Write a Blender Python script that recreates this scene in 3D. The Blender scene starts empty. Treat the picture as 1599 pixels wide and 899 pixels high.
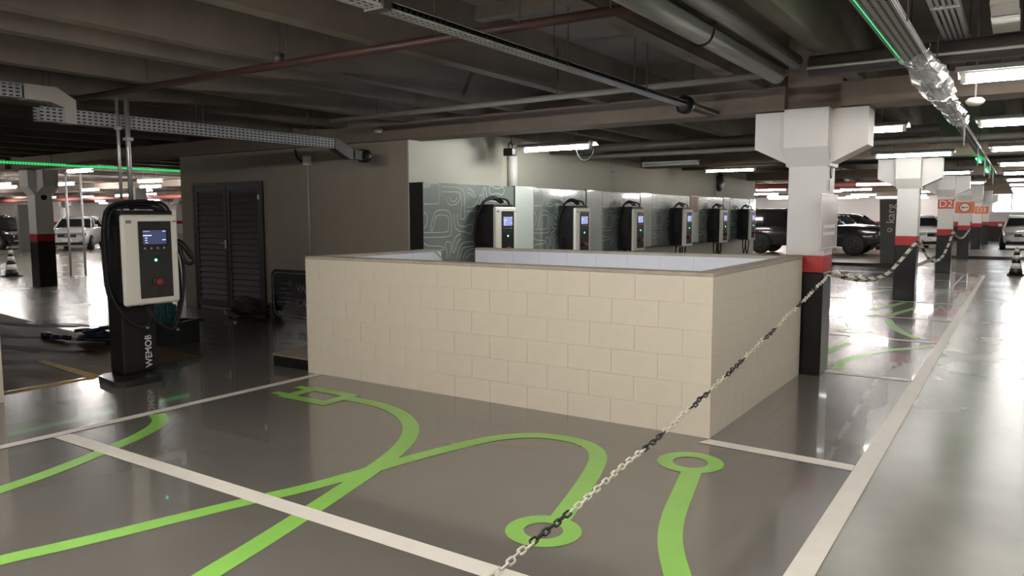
import bpy, bmesh, math, random
from mathutils import Vector, Matrix
random.seed(7)
PI = math.pi
SC = bpy.context.scene
COL = SC.collection

# ------------------------------------------------------------------ camera
cd = bpy.data.cameras.new('camera'); cam = bpy.data.objects.new('camera', cd); COL.objects.link(cam)
YAW, PITCH, ROLL, LENS = -0.590104424, -0.0960568457, -0.00202437344, 26.650
F = Vector((math.sin(YAW)*math.cos(PITCH), math.cos(YAW)*math.cos(PITCH), math.sin(PITCH)))
Rt = Vector((math.cos(YAW), -math.sin(YAW), 0)); Up = Rt.cross(F)
c, s = math.cos(ROLL), math.sin(ROLL)
R2 = c*Rt + s*Up; U2 = -s*Rt + c*Up
M = Matrix((R2, U2, -F)).transposed().to_4x4(); M.translation = (0, 0, 1.68)
cam.matrix_world = M
cd.sensor_width = 36; cd.lens = LENS; cd.clip_end = 300; cd.clip_start = 0.05
SC.camera = cam

# ------------------------------------------------------------------ world, exposure, cycles
w = bpy.data.worlds.new('world'); SC.world = w; w.use_nodes = True
w.node_tree.nodes['Background'].inputs[0].default_value = (1.0, 0.93, 0.85, 1)
w.node_tree.nodes['Background'].inputs[1].default_value = 0.10
SC.view_settings.view_transform = 'Standard'; SC.view_settings.look = 'None'
SC.view_settings.gamma = 1; SC.view_settings.use_curve_mapping = False
SC.view_settings.exposure = 0.0
TUBE = 55.0          # radiance of a fluorescent diffuser
NEAR_TUBE = 170.0     # radiance of the lamps over the nearest bays
SC.cycles.max_bounces = 8; SC.cycles.diffuse_bounces = 4; SC.cycles.glossy_bounces = 4
SC.cycles.transmission_bounces = 4; SC.cycles.transparent_max_bounces = 6
SC.cycles.sample_clamp_indirect = 6; SC.cycles.use_denoising = True
SC.cycles.caustics_reflective = False; SC.cycles.caustics_refractive = False

# ------------------------------------------------------------------ materials
MATS = {}
def mat(name, col, rough=.6, metal=0, coat=0, var=0, vscale=3, bump=0, bscale=40, emit=None, estr=0, alpha=1, spec=.5, rvar=0, stretch=None, coatr=.05):
    if name in MATS: return MATS[name]
    m = bpy.data.materials.new(name); m.use_nodes = True; MATS[name] = m
    nt = m.node_tree; b = nt.nodes['Principled BSDF']; N = nt.nodes.new; L = nt.links.new
    b.inputs['Base Color'].default_value = (*col, 1); b.inputs['Roughness'].default_value = rough
    b.inputs['Metallic'].default_value = metal; b.inputs['Coat Weight'].default_value = coat
    b.inputs['Coat Roughness'].default_value = coatr
    b.inputs['Specular IOR Level'].default_value = spec
    b.inputs['Alpha'].default_value = alpha
    if emit: b.inputs['Emission Color'].default_value = (*emit, 1); b.inputs['Emission Strength'].default_value = estr
    if var or bump or rvar:
        tc = N('ShaderNodeTexCoord'); mp = N('ShaderNodeMapping'); L(tc.outputs['Object'], mp.inputs[0])
        if stretch: mp.inputs['Scale'].default_value = stretch
    if var or rvar:
        n = N('ShaderNodeTexNoise'); n.inputs['Scale'].default_value = vscale; n.inputs['Detail'].default_value = 5; n.inputs['Roughness'].default_value = .55
        L(mp.outputs[0], n.inputs['Vector'])
    if var:
        r = N('ShaderNodeValToRGB'); L(n.outputs['Fac'], r.inputs[0])
        r.color_ramp.elements[0].position = .22; r.color_ramp.elements[1].position = .78
        r.color_ramp.elements[0].color = (*[max(0, x*(1-var)) for x in col], 1)
        r.color_ramp.elements[1].color = (*[min(1, x*(1+var)) for x in col], 1)
        L(r.outputs[0], b.inputs['Base Color'])
    if rvar:
        mr = N('ShaderNodeMapRange'); L(n.outputs['Fac'], mr.inputs[0])
        mr.inputs[1].default_value = .15; mr.inputs[2].default_value = .85
        mr.inputs[3].default_value = max(.02, rough-rvar); mr.inputs[4].default_value = rough+rvar
        L(mr.outputs[0], b.inputs['Roughness'])
    if bump:
        n2 = N('ShaderNodeTexNoise'); n2.inputs['Scale'].default_value = bscale; n2.inputs['Detail'].default_value = 4
        L(mp.outputs[0], n2.inputs['Vector'])
        bp = N('ShaderNodeBump'); bp.inputs['Strength'].default_value = bump; bp.inputs['Distance'].default_value = .01
        L(n2.outputs['Fac'], bp.inputs['Height']); L(bp.outputs[0], b.inputs['Normal'])
    return m

polished = mat('polished_concrete', (.17,.162,.134), .25, var=.22, vscale=.9, rvar=.06, spec=.32)
epoxy = mat('grey_epoxy', (.158,.147,.135), .22, var=.07, vscale=.9, bump=.015, bscale=6, coat=.6, coatr=.035)
brownfloor = mat('brown_wet_screed', (.12,.068,.04), .62, var=.5, vscale=1.6, rvar=.22, bump=.2, bscale=9, spec=.15, stretch=(1,2.2,1))
screed = mat('worn_screed_slab', (.18,.125,.078), .65, var=.25, vscale=4, spec=.12)
oilstain = mat('dark_floor_stain', (.016,.011,.009), .7, spec=.15)
white_line = mat('white_road_paint', (.78,.74,.68), .5, var=.05, vscale=6, spec=.3)
far_line = mat('thin_white_paint', (.66,.64,.58), .4, coat=.3)
yellow_line = mat('yellow_road_paint', (.60,.35,.06), .6, var=.2, vscale=5, spec=.1)
green_paint = mat('green_floor_paint', (.28,.60,.11), .38, var=.06, vscale=4, coat=.4, coatr=.08)
concrete = mat('ceiling_concrete', (.182,.154,.133), .85, var=.22, vscale=2.2, bump=.1, bscale=20)
girder_m = mat('girder_concrete', (.25,.20,.16), .85, var=.18, vscale=2, bump=.1, bscale=14)
block_out = mat('cream_painted_block', (.76,.685,.575), .62, var=.03, vscale=5, bump=.22, bscale=55)
block_in = mat('white_painted_block', (.80,.80,.84), .55, var=.03, vscale=5, bump=.15, bscale=50)
mortar = mat('cream_painted_joint', (.70,.63,.53), .8)
cap_m = mat('bare_cement_cap', (.46,.41,.34), .85, var=.2, vscale=6)
taupe = mat('taupe_wall_paint', (.35,.31,.255), .75, var=.05, vscale=2, bump=.1, bscale=45)
cream_wall = mat('cream_wall_paint', (.66,.64,.56), .7, var=.04, vscale=2, bump=.06, bscale=30)
farwall = mat('far_white_wall', (.74,.70,.68), .7)
col_white = mat('column_white_paint', (.80,.78,.76), .5, var=.03, vscale=3)
col_red = mat('column_red_paint', (.42,.016,.02), .4, var=.06, vscale=4)
col_black = mat('column_black_paint', (.012,.011,.012), .3, var=.2, vscale=5, spec=.25, coat=.3, coatr=.06)
black_m = mat('black_plastic', (.010,.010,.011), .45, spec=.3)
black_gloss = mat('black_gloss_panel', (.014,.014,.016), .22)
black_rub = mat('black_rubber', (.012,.012,.013), .6, spec=.25)
vent_m = mat('vent_black', (.03,.03,.03), .5)
white_pl = mat('white_powder_coat', (.85,.82,.76), .4)
grey_pl = mat('grey_plastic', (.35,.35,.35), .5)
steel = mat('galvanised_steel', (.55,.55,.55), .42, metal=.75, var=.12, vscale=8)
tray_dull = mat('darkened_tray', (.30,.31,.33), .55, var=.12, vscale=10)  # tray colour darkened to offset the brightness of the near lamps
tray_m = mat('galvanised_tray', (.50,.51,.53), .5, metal=0, var=.1, vscale=10)
red_pipe = mat('red_sprinkler_pipe', (.05,.02,.017), .5, var=.2, vscale=5)
grey_pipe = mat('grey_pipe', (.26,.25,.23), .5, var=.15, vscale=5)
dark_pipe = mat('dark_pipe', (.055,.045,.042), .5, var=.2, vscale=5)
pale_pipe = mat('pale_pipe', (.50,.49,.45), .45)
door_m = mat('dark_brown_metal', (.032,.026,.023), .5)
board_green = mat('green_glass_board', (.215,.255,.235), .25, coat=1, coatr=.07, spec=.8)
board_green.node_tree.nodes['Principled BSDF'].inputs['Coat IOR'].default_value = 2.4
board_white = mat('white_glass_board', (.80,.87,.83), .16, coat=1, coatr=.05)
line_m = mat('pale_etched_line', (.62,.72,.67), .3, coat=1, coatr=.07)
side_black = mat('black_side_board', (.016,.014,.014), .5)
def lamp_mat(name, col, st, base=(.9,.9,.9)): return mat(name, base, .3, emit=col, estr=st)
tube_cool = lamp_mat('lit_tube_cool', (1,.97,.92), TUBE*1.05)
tube_warm = lamp_mat('lit_tube_warm', (1,.90,.66), TUBE*.45)
tube_near = lamp_mat('lit_tube_near', (1,.94,.86), NEAR_TUBE)
tube_far = lamp_mat('lit_tube_far', (1,.93,.89), TUBE*1.9)
tube_left = lamp_mat('lit_tube_left', (1,.95,.91), TUBE*2.5)
tube_chg = lamp_mat('lit_tube_charger_bay', (.97,1,.93), TUBE*2.2)
tube_off = mat('unlit_tube', (.6,.6,.57), .35)
green_led = lamp_mat('green_led', (.02,1,.25), 6)
green_far = lamp_mat('green_led_far', (.02,.8,.18), .8)
lamp_house = mat('lamp_housing', (.62,.62,.6), .5)
clear_film = mat('clear_film', (.8,.82,.82), .15, alpha=.45, bump=.8, bscale=18)
chain_white = mat('white_chain_plastic', (.74,.70,.60), .5, var=.15, vscale=30)
chain_black = mat('black_chain_plastic', (.015,.015,.016), .4)
glass_m = mat('car_glass', (.012,.014,.016), .06, spec=.8)
tyre_m = mat('tyre_rubber', (.014,.014,.014), .7)
rim_m = mat('alloy_rim', (.28,.28,.29), .35, metal=.7)
chrome = mat('chrome', (.7,.7,.7), .15, metal=1)
lens_m = mat('headlamp_lens', (.30,.31,.33), .12, coat=1)
plate_m = mat('number_plate', (.75,.75,.74), .5)
signred = mat('sign_red', (.62,.09,.06), .5)
signorange = mat('sign_orange', (.75,.22,.10), .5)
signwhite = mat('sign_white', (.85,.8,.76), .5)
totem_m = mat('dark_grey_totem', (.10,.102,.095), .5)

# ------------------------------------------------------------------ mesh helpers
class MB:
    def __init__(s): s.bm = bmesh.new()
    def box(s, x0,x1,y0,y1,z0,z1, mi=0, bevel=0, seg=2):
        vs = [s.bm.verts.new((x,y,z)) for x in (x0,x1) for y in (y0,y1) for z in (z0,z1)]
        fs = [(0,1,3,2),(4,6,7,5),(0,4,5,1),(2,3,7,6),(0,2,6,4),(1,5,7,3)]
        F_ = [s.bm.faces.new([vs[i] for i in f]) for f in fs]
        for f in F_: f.material_index = mi
        if bevel:
            ed = list({e for f in F_ for e in f.edges})
            r = bmesh.ops.bevel(s.bm, geom=ed, offset=bevel, segments=seg, affect='EDGES', profile=.5)
            for f in r['faces']: f.material_index = mi
        return s
    def tube(s, pts, r, n=8, closed=False, mi=0, r2=None):
        pts = [Vector(p) for p in pts]; m = len(pts); rings = []; up = None
        for i, p in enumerate(pts):
            a = pts[(i-1) % m] if (closed or i) else p; b = pts[(i+1) % m] if (closed or i < m-1) else p
            t = (b-a).normalized()
            if up is None:
                up = Vector((0,0,1)) if abs(t.z) < .9 else Vector((1,0,0))
            u = (up - t*up.dot(t)).normalized(); up = u; v = t.cross(u)
            rr = r if r2 is None else r+(r2-r)*i/(m-1)
            rings.append([s.bm.verts.new(p + rr*(math.cos(2*PI*k/n)*u + math.sin(2*PI*k/n)*v)) for k in range(n)])
        for i in range(m if closed else m-1):
            A, B = rings[i], rings[(i+1) % m]
            for k in range(n):
                f = s.bm.faces.new((A[k], A[(k+1)%n], B[(k+1)%n], B[k])); f.smooth = True; f.material_index = mi
        if not closed:
            for R_, rev in ((rings[0],1),(rings[-1],0)):
                f = s.bm.faces.new(R_[::-1] if rev else R_); f.material_index = mi
        return s
    def prism(s, poly, axis, a, b, mi=0):   # polygon in the two other axes, extruded along axis
        def P3(p, t):
            return (t,p[0],p[1]) if axis=='x' else (p[0],t,p[1]) if axis=='y' else (p[0],p[1],t)
        A = [s.bm.verts.new(P3(p,a)) for p in poly]; B = [s.bm.verts.new(P3(p,b)) for p in poly]; n = len(poly)
        fs = [s.bm.faces.new(A[::-1]), s.bm.faces.new(B)]
        for k in range(n): fs.append(s.bm.faces.new((A[k],A[(k+1)%n],B[(k+1)%n],B[k])))
        for f in fs: f.material_index = mi
        return s
    def lathe(s, prof, n=20, c=(0,0,0), axis='z', mi=0):
        rings = []
        for r, h in prof:
            ring = []
            for k in range(n):
                a = 2*PI*k/n; x, y = r*math.cos(a), r*math.sin(a)
                p = (x,y,h) if axis=='z' else (h,x,y) if axis=='x' else (x,h,y)
                ring.append(s.bm.verts.new(Vector(p)+Vector(c)))
            rings.append(ring)
        for A, B in zip(rings, rings[1:]):
            for k in range(n):
                f = s.bm.faces.new((A[k],A[(k+1)%n],B[(k+1)%n],B[k])); f.smooth = True; f.material_index = mi
        s.bm.faces.new(rings[0][::-1]).material_index = mi; s.bm.faces.new(rings[-1]).material_index = mi
        return s
    def grid_loft(s, sections, mi=0, cap=True, smooth=True):
        R_ = [[s.bm.verts.new(p) for p in sec] for sec in sections]
        for A, B in zip(R_, R_[1:]):
            for k in range(len(A)-1):
                try: f = s.bm.faces.new((A[k],A[k+1],B[k+1],B[k])); f.smooth = smooth; f.material_index = mi
                except ValueError: pass
        if cap:
            for Q in (R_[0][::-1], R_[-1]):
                try: s.bm.faces.new(Q).material_index = mi
                except ValueError: pass
        return s
    def ribbon(s, pts, wd, z, mi=0):
        P_ = [Vector((p[0],p[1],0)) for p in pts]; prev = None
        for i, p in enumerate(P_):
            a = P_[max(i-1,0)]; b = P_[min(i+1,len(P_)-1)]; t = (b-a).normalized(); nrm = Vector((-t.y,t.x,0))
            cur = (s.bm.verts.new((*(p+nrm*wd/2).xy, z)), s.bm.verts.new((*(p-nrm*wd/2).xy, z)))
            if prev: s.bm.faces.new((prev[0],prev[1],cur[1],cur[0])).material_index = mi
            prev = cur
        return s
    def poly(s, pts, z, mi=0):
        s.bm.faces.new([s.bm.verts.new((p[0],p[1],z)) for p in pts]).material_index = mi; return s
    def build(s, name, mats, parent=None, loc=None, rz=0, fix=True):
        if fix: bmesh.ops.recalc_face_normals(s.bm, faces=s.bm.faces)
        me = bpy.data.meshes.new(name); s.bm.to_mesh(me); s.bm.free()
        for m in (mats if isinstance(mats,(list,tuple)) else [mats]): me.materials.append(m)
        return link(name, me, parent, loc, rz)
def link(name, me, parent=None, loc=None, rz=0):
    o = bpy.data.objects.new(name, me); COL.objects.link(o)
    if parent: o.parent = parent
    if loc: o.location = loc
    o.rotation_euler = (0,0,rz)
    return o
def tag(o, label=None, cat=None, group=None, kind=None):
    if label: o['label'] = label
    if cat: o['category'] = cat
    if group: o['group'] = group
    if kind: o['kind'] = kind
    return o
def thing(name, label, cat, loc=(0,0,0), rz=0, group=None):
    o = bpy.data.objects.new(name, None); COL.objects.link(o); o.location = loc; o.rotation_euler = (0,0,rz)
    o.empty_display_size = .1
    return tag(o, label, cat, group)
def structure(o): o['kind'] = 'structure'; return o
def copy_tree(o, parent=None):
    c = o.copy(); COL.objects.link(c)
    if parent: c.parent = parent
    for ch in list(o.children): copy_tree(ch, c)
    return c
def smooth_path(pts, it=2):
    pts = [Vector(p) for p in pts]
    for _ in range(it):
        q = [pts[0]]
        for a, b in zip(pts, pts[1:]): q += [a*.75+b*.25, a*.25+b*.75]
        pts = q + [pts[-1]]
    return pts
def text(name, body, size, m, parent, loc, rot, extrude=.002, align='CENTER', xs=1.0, bold=0):
    cu = bpy.data.curves.new(name, 'FONT'); cu.body = body; cu.size = size; cu.extrude = extrude
    cu.align_x = align; cu.align_y = 'CENTER'; cu.materials.append(m); cu.resolution_u = 3; cu.offset = bold
    tmp = bpy.data.objects.new('tmp', cu); COL.objects.link(tmp)
    bpy.context.view_layer.update()
    me = bpy.data.meshes.new_from_object(tmp.evaluated_get(bpy.context.evaluated_depsgraph_get()))
    bpy.data.objects.remove(tmp); bpy.data.curves.remove(cu)
    if not me.materials: me.materials.append(m)
    o = bpy.data.objects.new(name, me); COL.objects.link(o); o.parent = parent; o.location = loc; o.rotation_euler = rot
    o.scale = (xs,1,1)
    return o

# ------------------------------------------------------------------ the setting: floor
X0, X1, Y0, Y1 = -66, 9, -11, 58
floor = structure(MB().box(X0,X1,Y0,Y1,-.2,0).build('floor', polished))
def pad(name, pts, z, m): return MB().poly(pts, z).build(name, m, floor)
pad('epoxy_coating', [(-8.0,-8),(-.77,-8),(-.77,8.4),(-7.6,8.4),(-13,8.4),(-13,5.6),(-8.05,5.42)], .0015, epoxy)
pad('epoxy_coating', [(-7.42,8.4),(-.77,8.4),(-.77,24.6),(-2.6,26.6),(-7.42,27)], .0015, epoxy)
pad('brown_screed', [(-14.5,1.0),(-8.0,1.0),(-8.0,3.97),(-9.36,4.13),(-9.26,5.48),(-10.4,5.75),(-12.2,5.6),(-14.6,5.9)], .0012, brownfloor)
pad('screed_slab', [(-8.03,3.97),(-8.11,5.38),(-9.26,5.48),(-9.36,4.13)], .003, screed)
pad('yellow_line', [(-7.88,3.08),(-7.88,4.02),(-8.0,4.04),(-8.0,3.08)], .003, yellow_line)
pad('yellow_line', [(-7.9,4.0),(-7.94,4.12),(-9.4,4.22),(-9.4,4.13)], .0034, yellow_line)
for k, (x,y,l,wd,a) in enumerate([(-10.2,4.6,1.5,.12,.3),(-11.0,4.4,1.9,.16,.1),(-11.6,4.9,1.5,.10,.45),(-12.3,4.7,1.9,.14,.2),(-10.8,5.2,1.2,.09,.5),(-12.8,5.5,2.0,.16,.35),(-12.0,5.9,1.6,.08,.6)]):
    pts = smooth_path([(x-l/2*math.cos(a)+.1*random.uniform(-1,1), y-l/2*math.sin(a),0),(x-.2,y+.12*random.uniform(-1,1),0),(x+.3,y,0),(x+l/2*math.cos(a),y+l/2*math.sin(a),0)])
    MB().ribbon(pts, wd, .004+.0003*k).build('dark_streak', oilstain, floor)
ZL = .0045
random.seed(21)
stain = mat('aisle_scuff', (.075,.07,.058), .8, spec=.08)
for k in range(14):
    x, y, l = random.uniform(-.5,1.6), random.uniform(2.4,14), random.uniform(.1,.5)
    MB().ribbon(smooth_path([(x,y,0),(x+l*.4,y+random.uniform(-.06,.06),0),(x+l*.7,y+random.uniform(-.05,.05),0),(x+l,y+random.uniform(-.08,.08),0)]), random.uniform(.006,.02), .0012+.0001*k).build('floor_scuff', stain, floor)
pad('white_line', [(-.84,-4),(-.715,-4),(-.715,8),(-.738,24.4),(-.805,24.4),(-.838,8)], ZL, white_line)
pad('white_line', [(-6.13,-4),(-6.025,-4),(-6.05,5.44),(-6.15,5.44)], ZL, white_line)
pad('white_line', [(-6.03,2.735),(-.84,2.735),(-.84,2.862),(-6.03,2.862)], ZL+.0003, white_line)
pad('white_line', [(-1.9,5.31),(-.84,5.26),(-.84,5.39),(-1.86,5.43)], ZL+.0003, white_line)
for y, wd in ((8.57,.12),(11.27,.12),(13.72,.1),(16.32,.1),(19.3,.1),(22.0,.1)):
    pad('white_line', [(-6.5,y-wd/2+.05),(-.83,y-wd/2-.05),(-.83,y+wd/2-.05),(-6.5,y+wd/2+.05)], ZL, far_line)
pad('white_line', [(-1.27,19.3),(-1.22,19.3),(-1.22,24),(-1.27,24)], ZL+.0003, far_line)
pad('white_line', [(-6.5,24.2),(-.8,24.2),(-.8,24.3),(-6.5,24.3)], ZL, far_line)
# green cable graphics painted on the bays
ZG = .0038
def gribbon(pts, wd, z=ZG, name='green_cable_graphic'):
    return MB().ribbon(smooth_path([(x,y,0) for x,y in pts],2), wd, z).build(name, green_paint, floor)
gribbon([(-5.05,4.85),(-4.691,4.848),(-4.358,4.75),(-4.008,4.526),(-3.772,4.236),(-3.609,3.914),(-3.482,3.526),(-3.372,3.139),(-3.265,2.748),(-3.164,2.37),(-3.08,2.0),(-2.95,1.5),(-2.8,.6)], .13)
gribbon([(-4.3,.7),(-4.073,1.568),(-3.977,1.822),(-3.888,2.108),(-3.799,2.428),(-3.691,2.777),(-3.586,3.075),(-3.507,3.435),(-3.437,3.856),(-3.34,4.234),(-3.235,4.57),(-3.038,4.801),(-2.791,4.87),(-2.573,4.83),(-2.402,4.69),(-2.277,4.41),(-2.141,3.928),(-2.035,3.5)], .125, ZG+.0003)
gribbon([(-5.0,1.3),(-5.092,1.85),(-5.142,2.007),(-5.19,2.249),(-5.285,2.537),(-5.423,2.878),(-5.531,3.136),(-5.68,3.356),(-5.83,3.487),(-6.02,3.56)], .125)
gribbon([(-1.71,4.66),(-1.62,4.272),(-1.549,3.962),(-1.47,3.7),(-1.378,3.483),(-1.25,3.251),(-1.0,2.8)], .13)
def ring(x, y, ro, ri, z=ZG+.0006, sx=1):
    m = MB(); n = 40; prev = None; first = None
    for k in range(n+1):
        a = 2*PI*k/n
        cur = (m.bm.verts.new((x+ro*math.cos(a)*sx,y+ro*math.sin(a),z)), m.bm.verts.new((x+ri*math.cos(a)*sx,y+ri*math.sin(a),z)))
        if prev: m.bm.faces.new((prev[0],prev[1],cur[1],cur[0]))
        prev = cur
    m.build('green_ring_graphic', green_paint, floor)
ring(-2.035, 3.335, .205, .105); ring(-1.787, 4.845, .222, .117)
# plug outline: square body, two prongs
plug = MB(); z = ZG+.0006
for a,b,c_,d in ((-5.68,-5.05,4.88,5.0),(-5.68,-5.05,4.54,4.66),(-5.68,-5.55,4.54,5.0),(-5.18,-5.05,4.54,5.0),(-5.83,-5.68,4.86,4.96),(-5.83,-5.68,4.58,4.68)):
    plug.poly([(a,c_),(b,c_),(b,d),(a,d)], z); z += .0001
plug.build('green_plug_graphic', green_paint, floor)
gribbon([(-1.66,8.72),(-1.578,8.864),(-1.64,9.088),(-1.587,9.44),(-1.495,9.812),(-1.374,10.147),(-1.209,10.415),(-1.02,10.647),(-.86,10.86)], .11)
gribbon([(-1.95,9.6),(-1.872,9.853),(-1.836,10.259),(-1.79,10.62)], .09)
ring(-1.64, 10.82, .19, .10); ring(-1.95, 11.76, .21, .11)
gribbon([(-1.97,11.93),(-2.106,12.46),(-2.248,13.054),(-2.45,13.3),(-2.7,13.2)], .10)
gribbon([(-1.674,13.2),(-1.519,12.522),(-1.334,11.974),(-1.1,11.5)], .12)
gribbon([(-2.1,14.5),(-1.911,15.438),(-1.774,16.088)], .12); gribbon([(-1.75,13.8),(-1.599,14.743),(-1.45,15.4)], .12)
gribbon([(-3.4,12.1),(-2.9,12.3),(-2.5,13.0),(-1.9,13.9)], .10); gribbon([(-3.0,17.2),(-2.4,18.5),(-1.8,20.2)], .12)
for x, y in ((-11.1,7.0),(-10.7,6.1),(-10.2,7.4)):
    MB().lathe([(.0,0),(.03,.004),(.02,.02),(.0,.026)], 6, (x,y,0)).build('crumb', white_pl, floor)

# ------------------------------------------------------------------ the setting: ceiling, ribs, girders
ceiling = structure(MB().box(X0,X1,Y0,Y1,3.5,3.75).build('ceiling', concrete))
RIBX = [1.15,-.15,-1.42,-2.38,-4.2,-5.42,-6.1,-7.35,-8.7,-9.95,-11.2,-12.5]
x = -13.8
while x > X0+1: RIBX.append(x); x -= 1.25 if x > -40 else 2.5
for x in [2.4,3.7,5.0,6.3,7.6]+RIBX:
    big = x == -4.2
    b, t = .07, .11 if not big else .14
    MB().prism([(x-b,2.99),(x+b,2.99),(x+t,3.52),(x-t,3.52)], 'y', Y0, Y1).build('rib', concrete, ceiling)
# diaphragm stiffeners between the near ribs
for xa, xb, y in ((-5.42,-4.2,5.6),(-6.1,-5.42,5.7),(-7.35,-6.1,5.8),(-4.2,-2.38,5.5)):
    MB().box(xa,xb,y,y+.12,3.38,3.5).build('stiffener', concrete, ceiling)
GIRY = [(0,.45),(8.25,8.68),(16.45,16.9),(24.65,25.1),(33.0,33.4),(41.3,41.7),(49.6,50.0)]
COLX = [-54.6,-37.0,-19.45,-1.85]
for a, b in GIRY:
    xs = [X0] + [v for cx in COLX for v in (cx-.26, cx+.28)] + [X1]
    for k in range(0, len(xs), 2):
        m = MB().box(xs[k],xs[k+1],a,b,2.76,2.99)
        m.box(xs[k],xs[k+1],a+.0,b,2.99,3.0)
        m.build('girder', girder_m, ceiling)
    for cx in COLX:
        MB().box(cx-.26,cx+.28,a+.12,b-.02,2.755,3.5).build('girder_stub', girder_m, ceiling)

# ------------------------------------------------------------------ walls
wall_front = MB().box(-13.0,-7.42,8.37,8.6,0,3.5)
wall_front = structure(wall_front.build('wall_front', taupe))
wall_right = structure(MB().box(-7.62,-7.42,8.6,25.6,0,3.5).build('wall_right', cream_wall))
MB().box(-7.42,-7.4,8.375,8.6,0,3.5).build('corner_strip', cream_wall, wall_right)
structure(MB().box(-13.0,-12.8,8.6,25.6,0,3.5).build('wall_left', taupe))
structure(MB().box(-12.8,-7.62,25.4,25.6,0,3.5).build('wall_end', taupe))
wb = structure(MB().box(-40,X1,56,56.3,0,3.5).build('wall_back', farwall))
MB().box(-40,X1,55.98,56,.92,1.2).build('red_band', col_red, wb)
MB().box(-40,X1,55.98,56,0,.92).build('black_band', col_black, wb)
wl = structure(MB().box(X0,X0+.3,-11,58,0,3.5).build('wall_far', farwall))
MB().box(X0+.3,X0+.32,-11,58,.92,1.2).build('red_band', col_red, wl)
structure(MB().box(X1-.2,X1,-11,58,0,3.5).build('wall_side', farwall))
# bright daylight opening at the far end of the aisle
win = structure(MB().box(-1.6,2.4,55.8,56,1.75,3.35).build('window_1', col_white))
MB().box(-1.5,2.3,55.76,55.8,1.85,3.2).build('window_light', lamp_mat('daylight_pane',(.9,.96,1),6), win)
for xx in (-.55,.4,1.35): MB().box(xx-.03,xx+.03,55.72,55.8,1.85,3.2).build('mullion', col_white, win)

# double louvred door
door = structure(bpy.data.objects.new('door_1', None)); COL.objects.link(door); door.location = (-11.62,8.37,0)
fr = MB()
for a,b in ((-.98,-.92),(.92,.98)): fr.box(a,b,-.04,.02,0,2.26)
fr.box(-.92,.92,-.04,.02,2.2,2.26); fr.build('door_frame', door_m, door)
for sx in (0,1):
    a = -.915 + sx*.925; b = a+.905
    lf = MB()
    lf.box(a,a+.07,-.035,0,.04,2.19); lf.box(b-.07,b,-.035,0,.04,2.19); lf.box(a+.07,b-.07,-.035,0,.04,.16); lf.box(a+.07,b-.07,-.035,0,2.1,2.19)
    lf.box(a+.07,b-.07,-.005,.0,.16,2.1)
    leaf = lf.build('door_leaf', door_m, door)
    louv = mat('louvre_brown',(.036,.031,.028),.5); sm = None
    for k in range(19):
        z = .165+k*.1015
        if sm is None:
            o = MB().prism([(-.034,0),(-.028,-.006),(-.008,.076),(-.014,.084)], 'x', 0, b-a-.144).build('louvre_slat', louv, leaf); sm = o.data
        else: o = link('louvre_slat', sm, leaf)
        o.location = (a+.072,0,z)
    if sx == 0:
        MB().box(b-.055,b-.02,-.05,-.035,1.1,1.25,bevel=.004).tube([(b-.04,-.05,1.19),(b-.04,-.075,1.19),(b-.14,-.08,1.19)],.009,6).build('door_handle', steel, leaf)
    else:
        MB().box(b-.05,b-.01,-.045,-.035,1.95,2.03).build('small_white_plate', white_pl, leaf)

# ------------------------------------------------------------------ the low block parapet around the stairwell
PAR = tag(bpy.data.objects.new('block_parapet', None), 'cream painted low block wall enclosing the stairwell, white inside', 'low wall'); COL.objects.link(PAR)
WH, T = 1.25, .15
def block_run(p0, p1, normal, m, name='block', core=True, skip_end=0):
    """faces of running-bond blocks along p0->p1, proud of the joint core on the side of normal"""
    p0 = Vector((*p0,0)); p1 = Vector((*p1,0)); d = (p1-p0); Lh = d.length; d.normalize(); nv = Vector((*normal,0))
    ch = (WH-.03)/6; g = .0011; cache = {}
    for r in range(6):
        u = -.2 if r % 2 else 0.0
        while u < Lh-.005:
            a, b = max(u,0), min(u+.4,Lh)
            if Lh-b < .05: b = Lh
            ln = round(b-a,3)
            if ln < .03: u += .4; continue
            key = ln
            if key not in cache:
                q = MB(); q.box(g,ln-g,-.012,.0,g,ch-g, bevel=.0015, seg=1)
                bmesh.ops.recalc_face_normals(q.bm, faces=q.bm.faces)
                me = bpy.data.meshes.new(name); q.bm.to_mesh(me); q.bm.free(); me.materials.append(m); cache[key] = me
            o = link(name, cache[key], PAR)
            ang = math.atan2(d.y,d.x); q = p0 + d*a
            out = Vector((d.y,-d.x,0))           # local -y
            if out.dot(nv) < 0:
                q = p0 + d*b; ang += PI; out = -out
            o.location = q + out*(-.012+.0006*random.uniform(-1,1)) + Vector((0,0,r*ch))
            o.rotation_euler = (0,0,ang)
            u += .4
            if b == Lh: break
xa, xb, ya, yb = -6.29, -1.865, 5.45, 8.2
e = .005
def core(x0,x1,y0,y1,h=WH-.03): MB().box(x0,x1,y0,y1,0,h).build('joint_core', mortar, PAR)
core(xa+e,xb-e,ya+e,ya+T-e); core(xb-T+e,xb-e,ya+T-e,yb); core(xa+e,xa+T-e,ya+T-e,7.55); core(-5.98,xb-T+e,8.05+e,8.2)
block_run((xa,ya),(xb,ya),(0,-1),block_out); block_run((xb,ya),(xb,yb),(1,0),block_out)
block_run((xa,7.55),(xa,ya),(-1,0),block_out)
block_run((xa+T,ya+T),(xa+T,7.55),(1,0),block_in); block_run((-5.98,8.05),(xb-T,8.05),(0,-1),block_in)
block_run((xa+T,ya+T),(xb-T,ya+T),(0,1),block_in); block_run((xb-T,ya+T),(xb-T,8.05),(-1,0),block_in)
def cap(x0,x1,y0,y1): MB().box(x0,x1,y0,y1,WH-.03,WH,bevel=.004,seg=1).build('wall_cap', cap_m, PAR)
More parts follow.
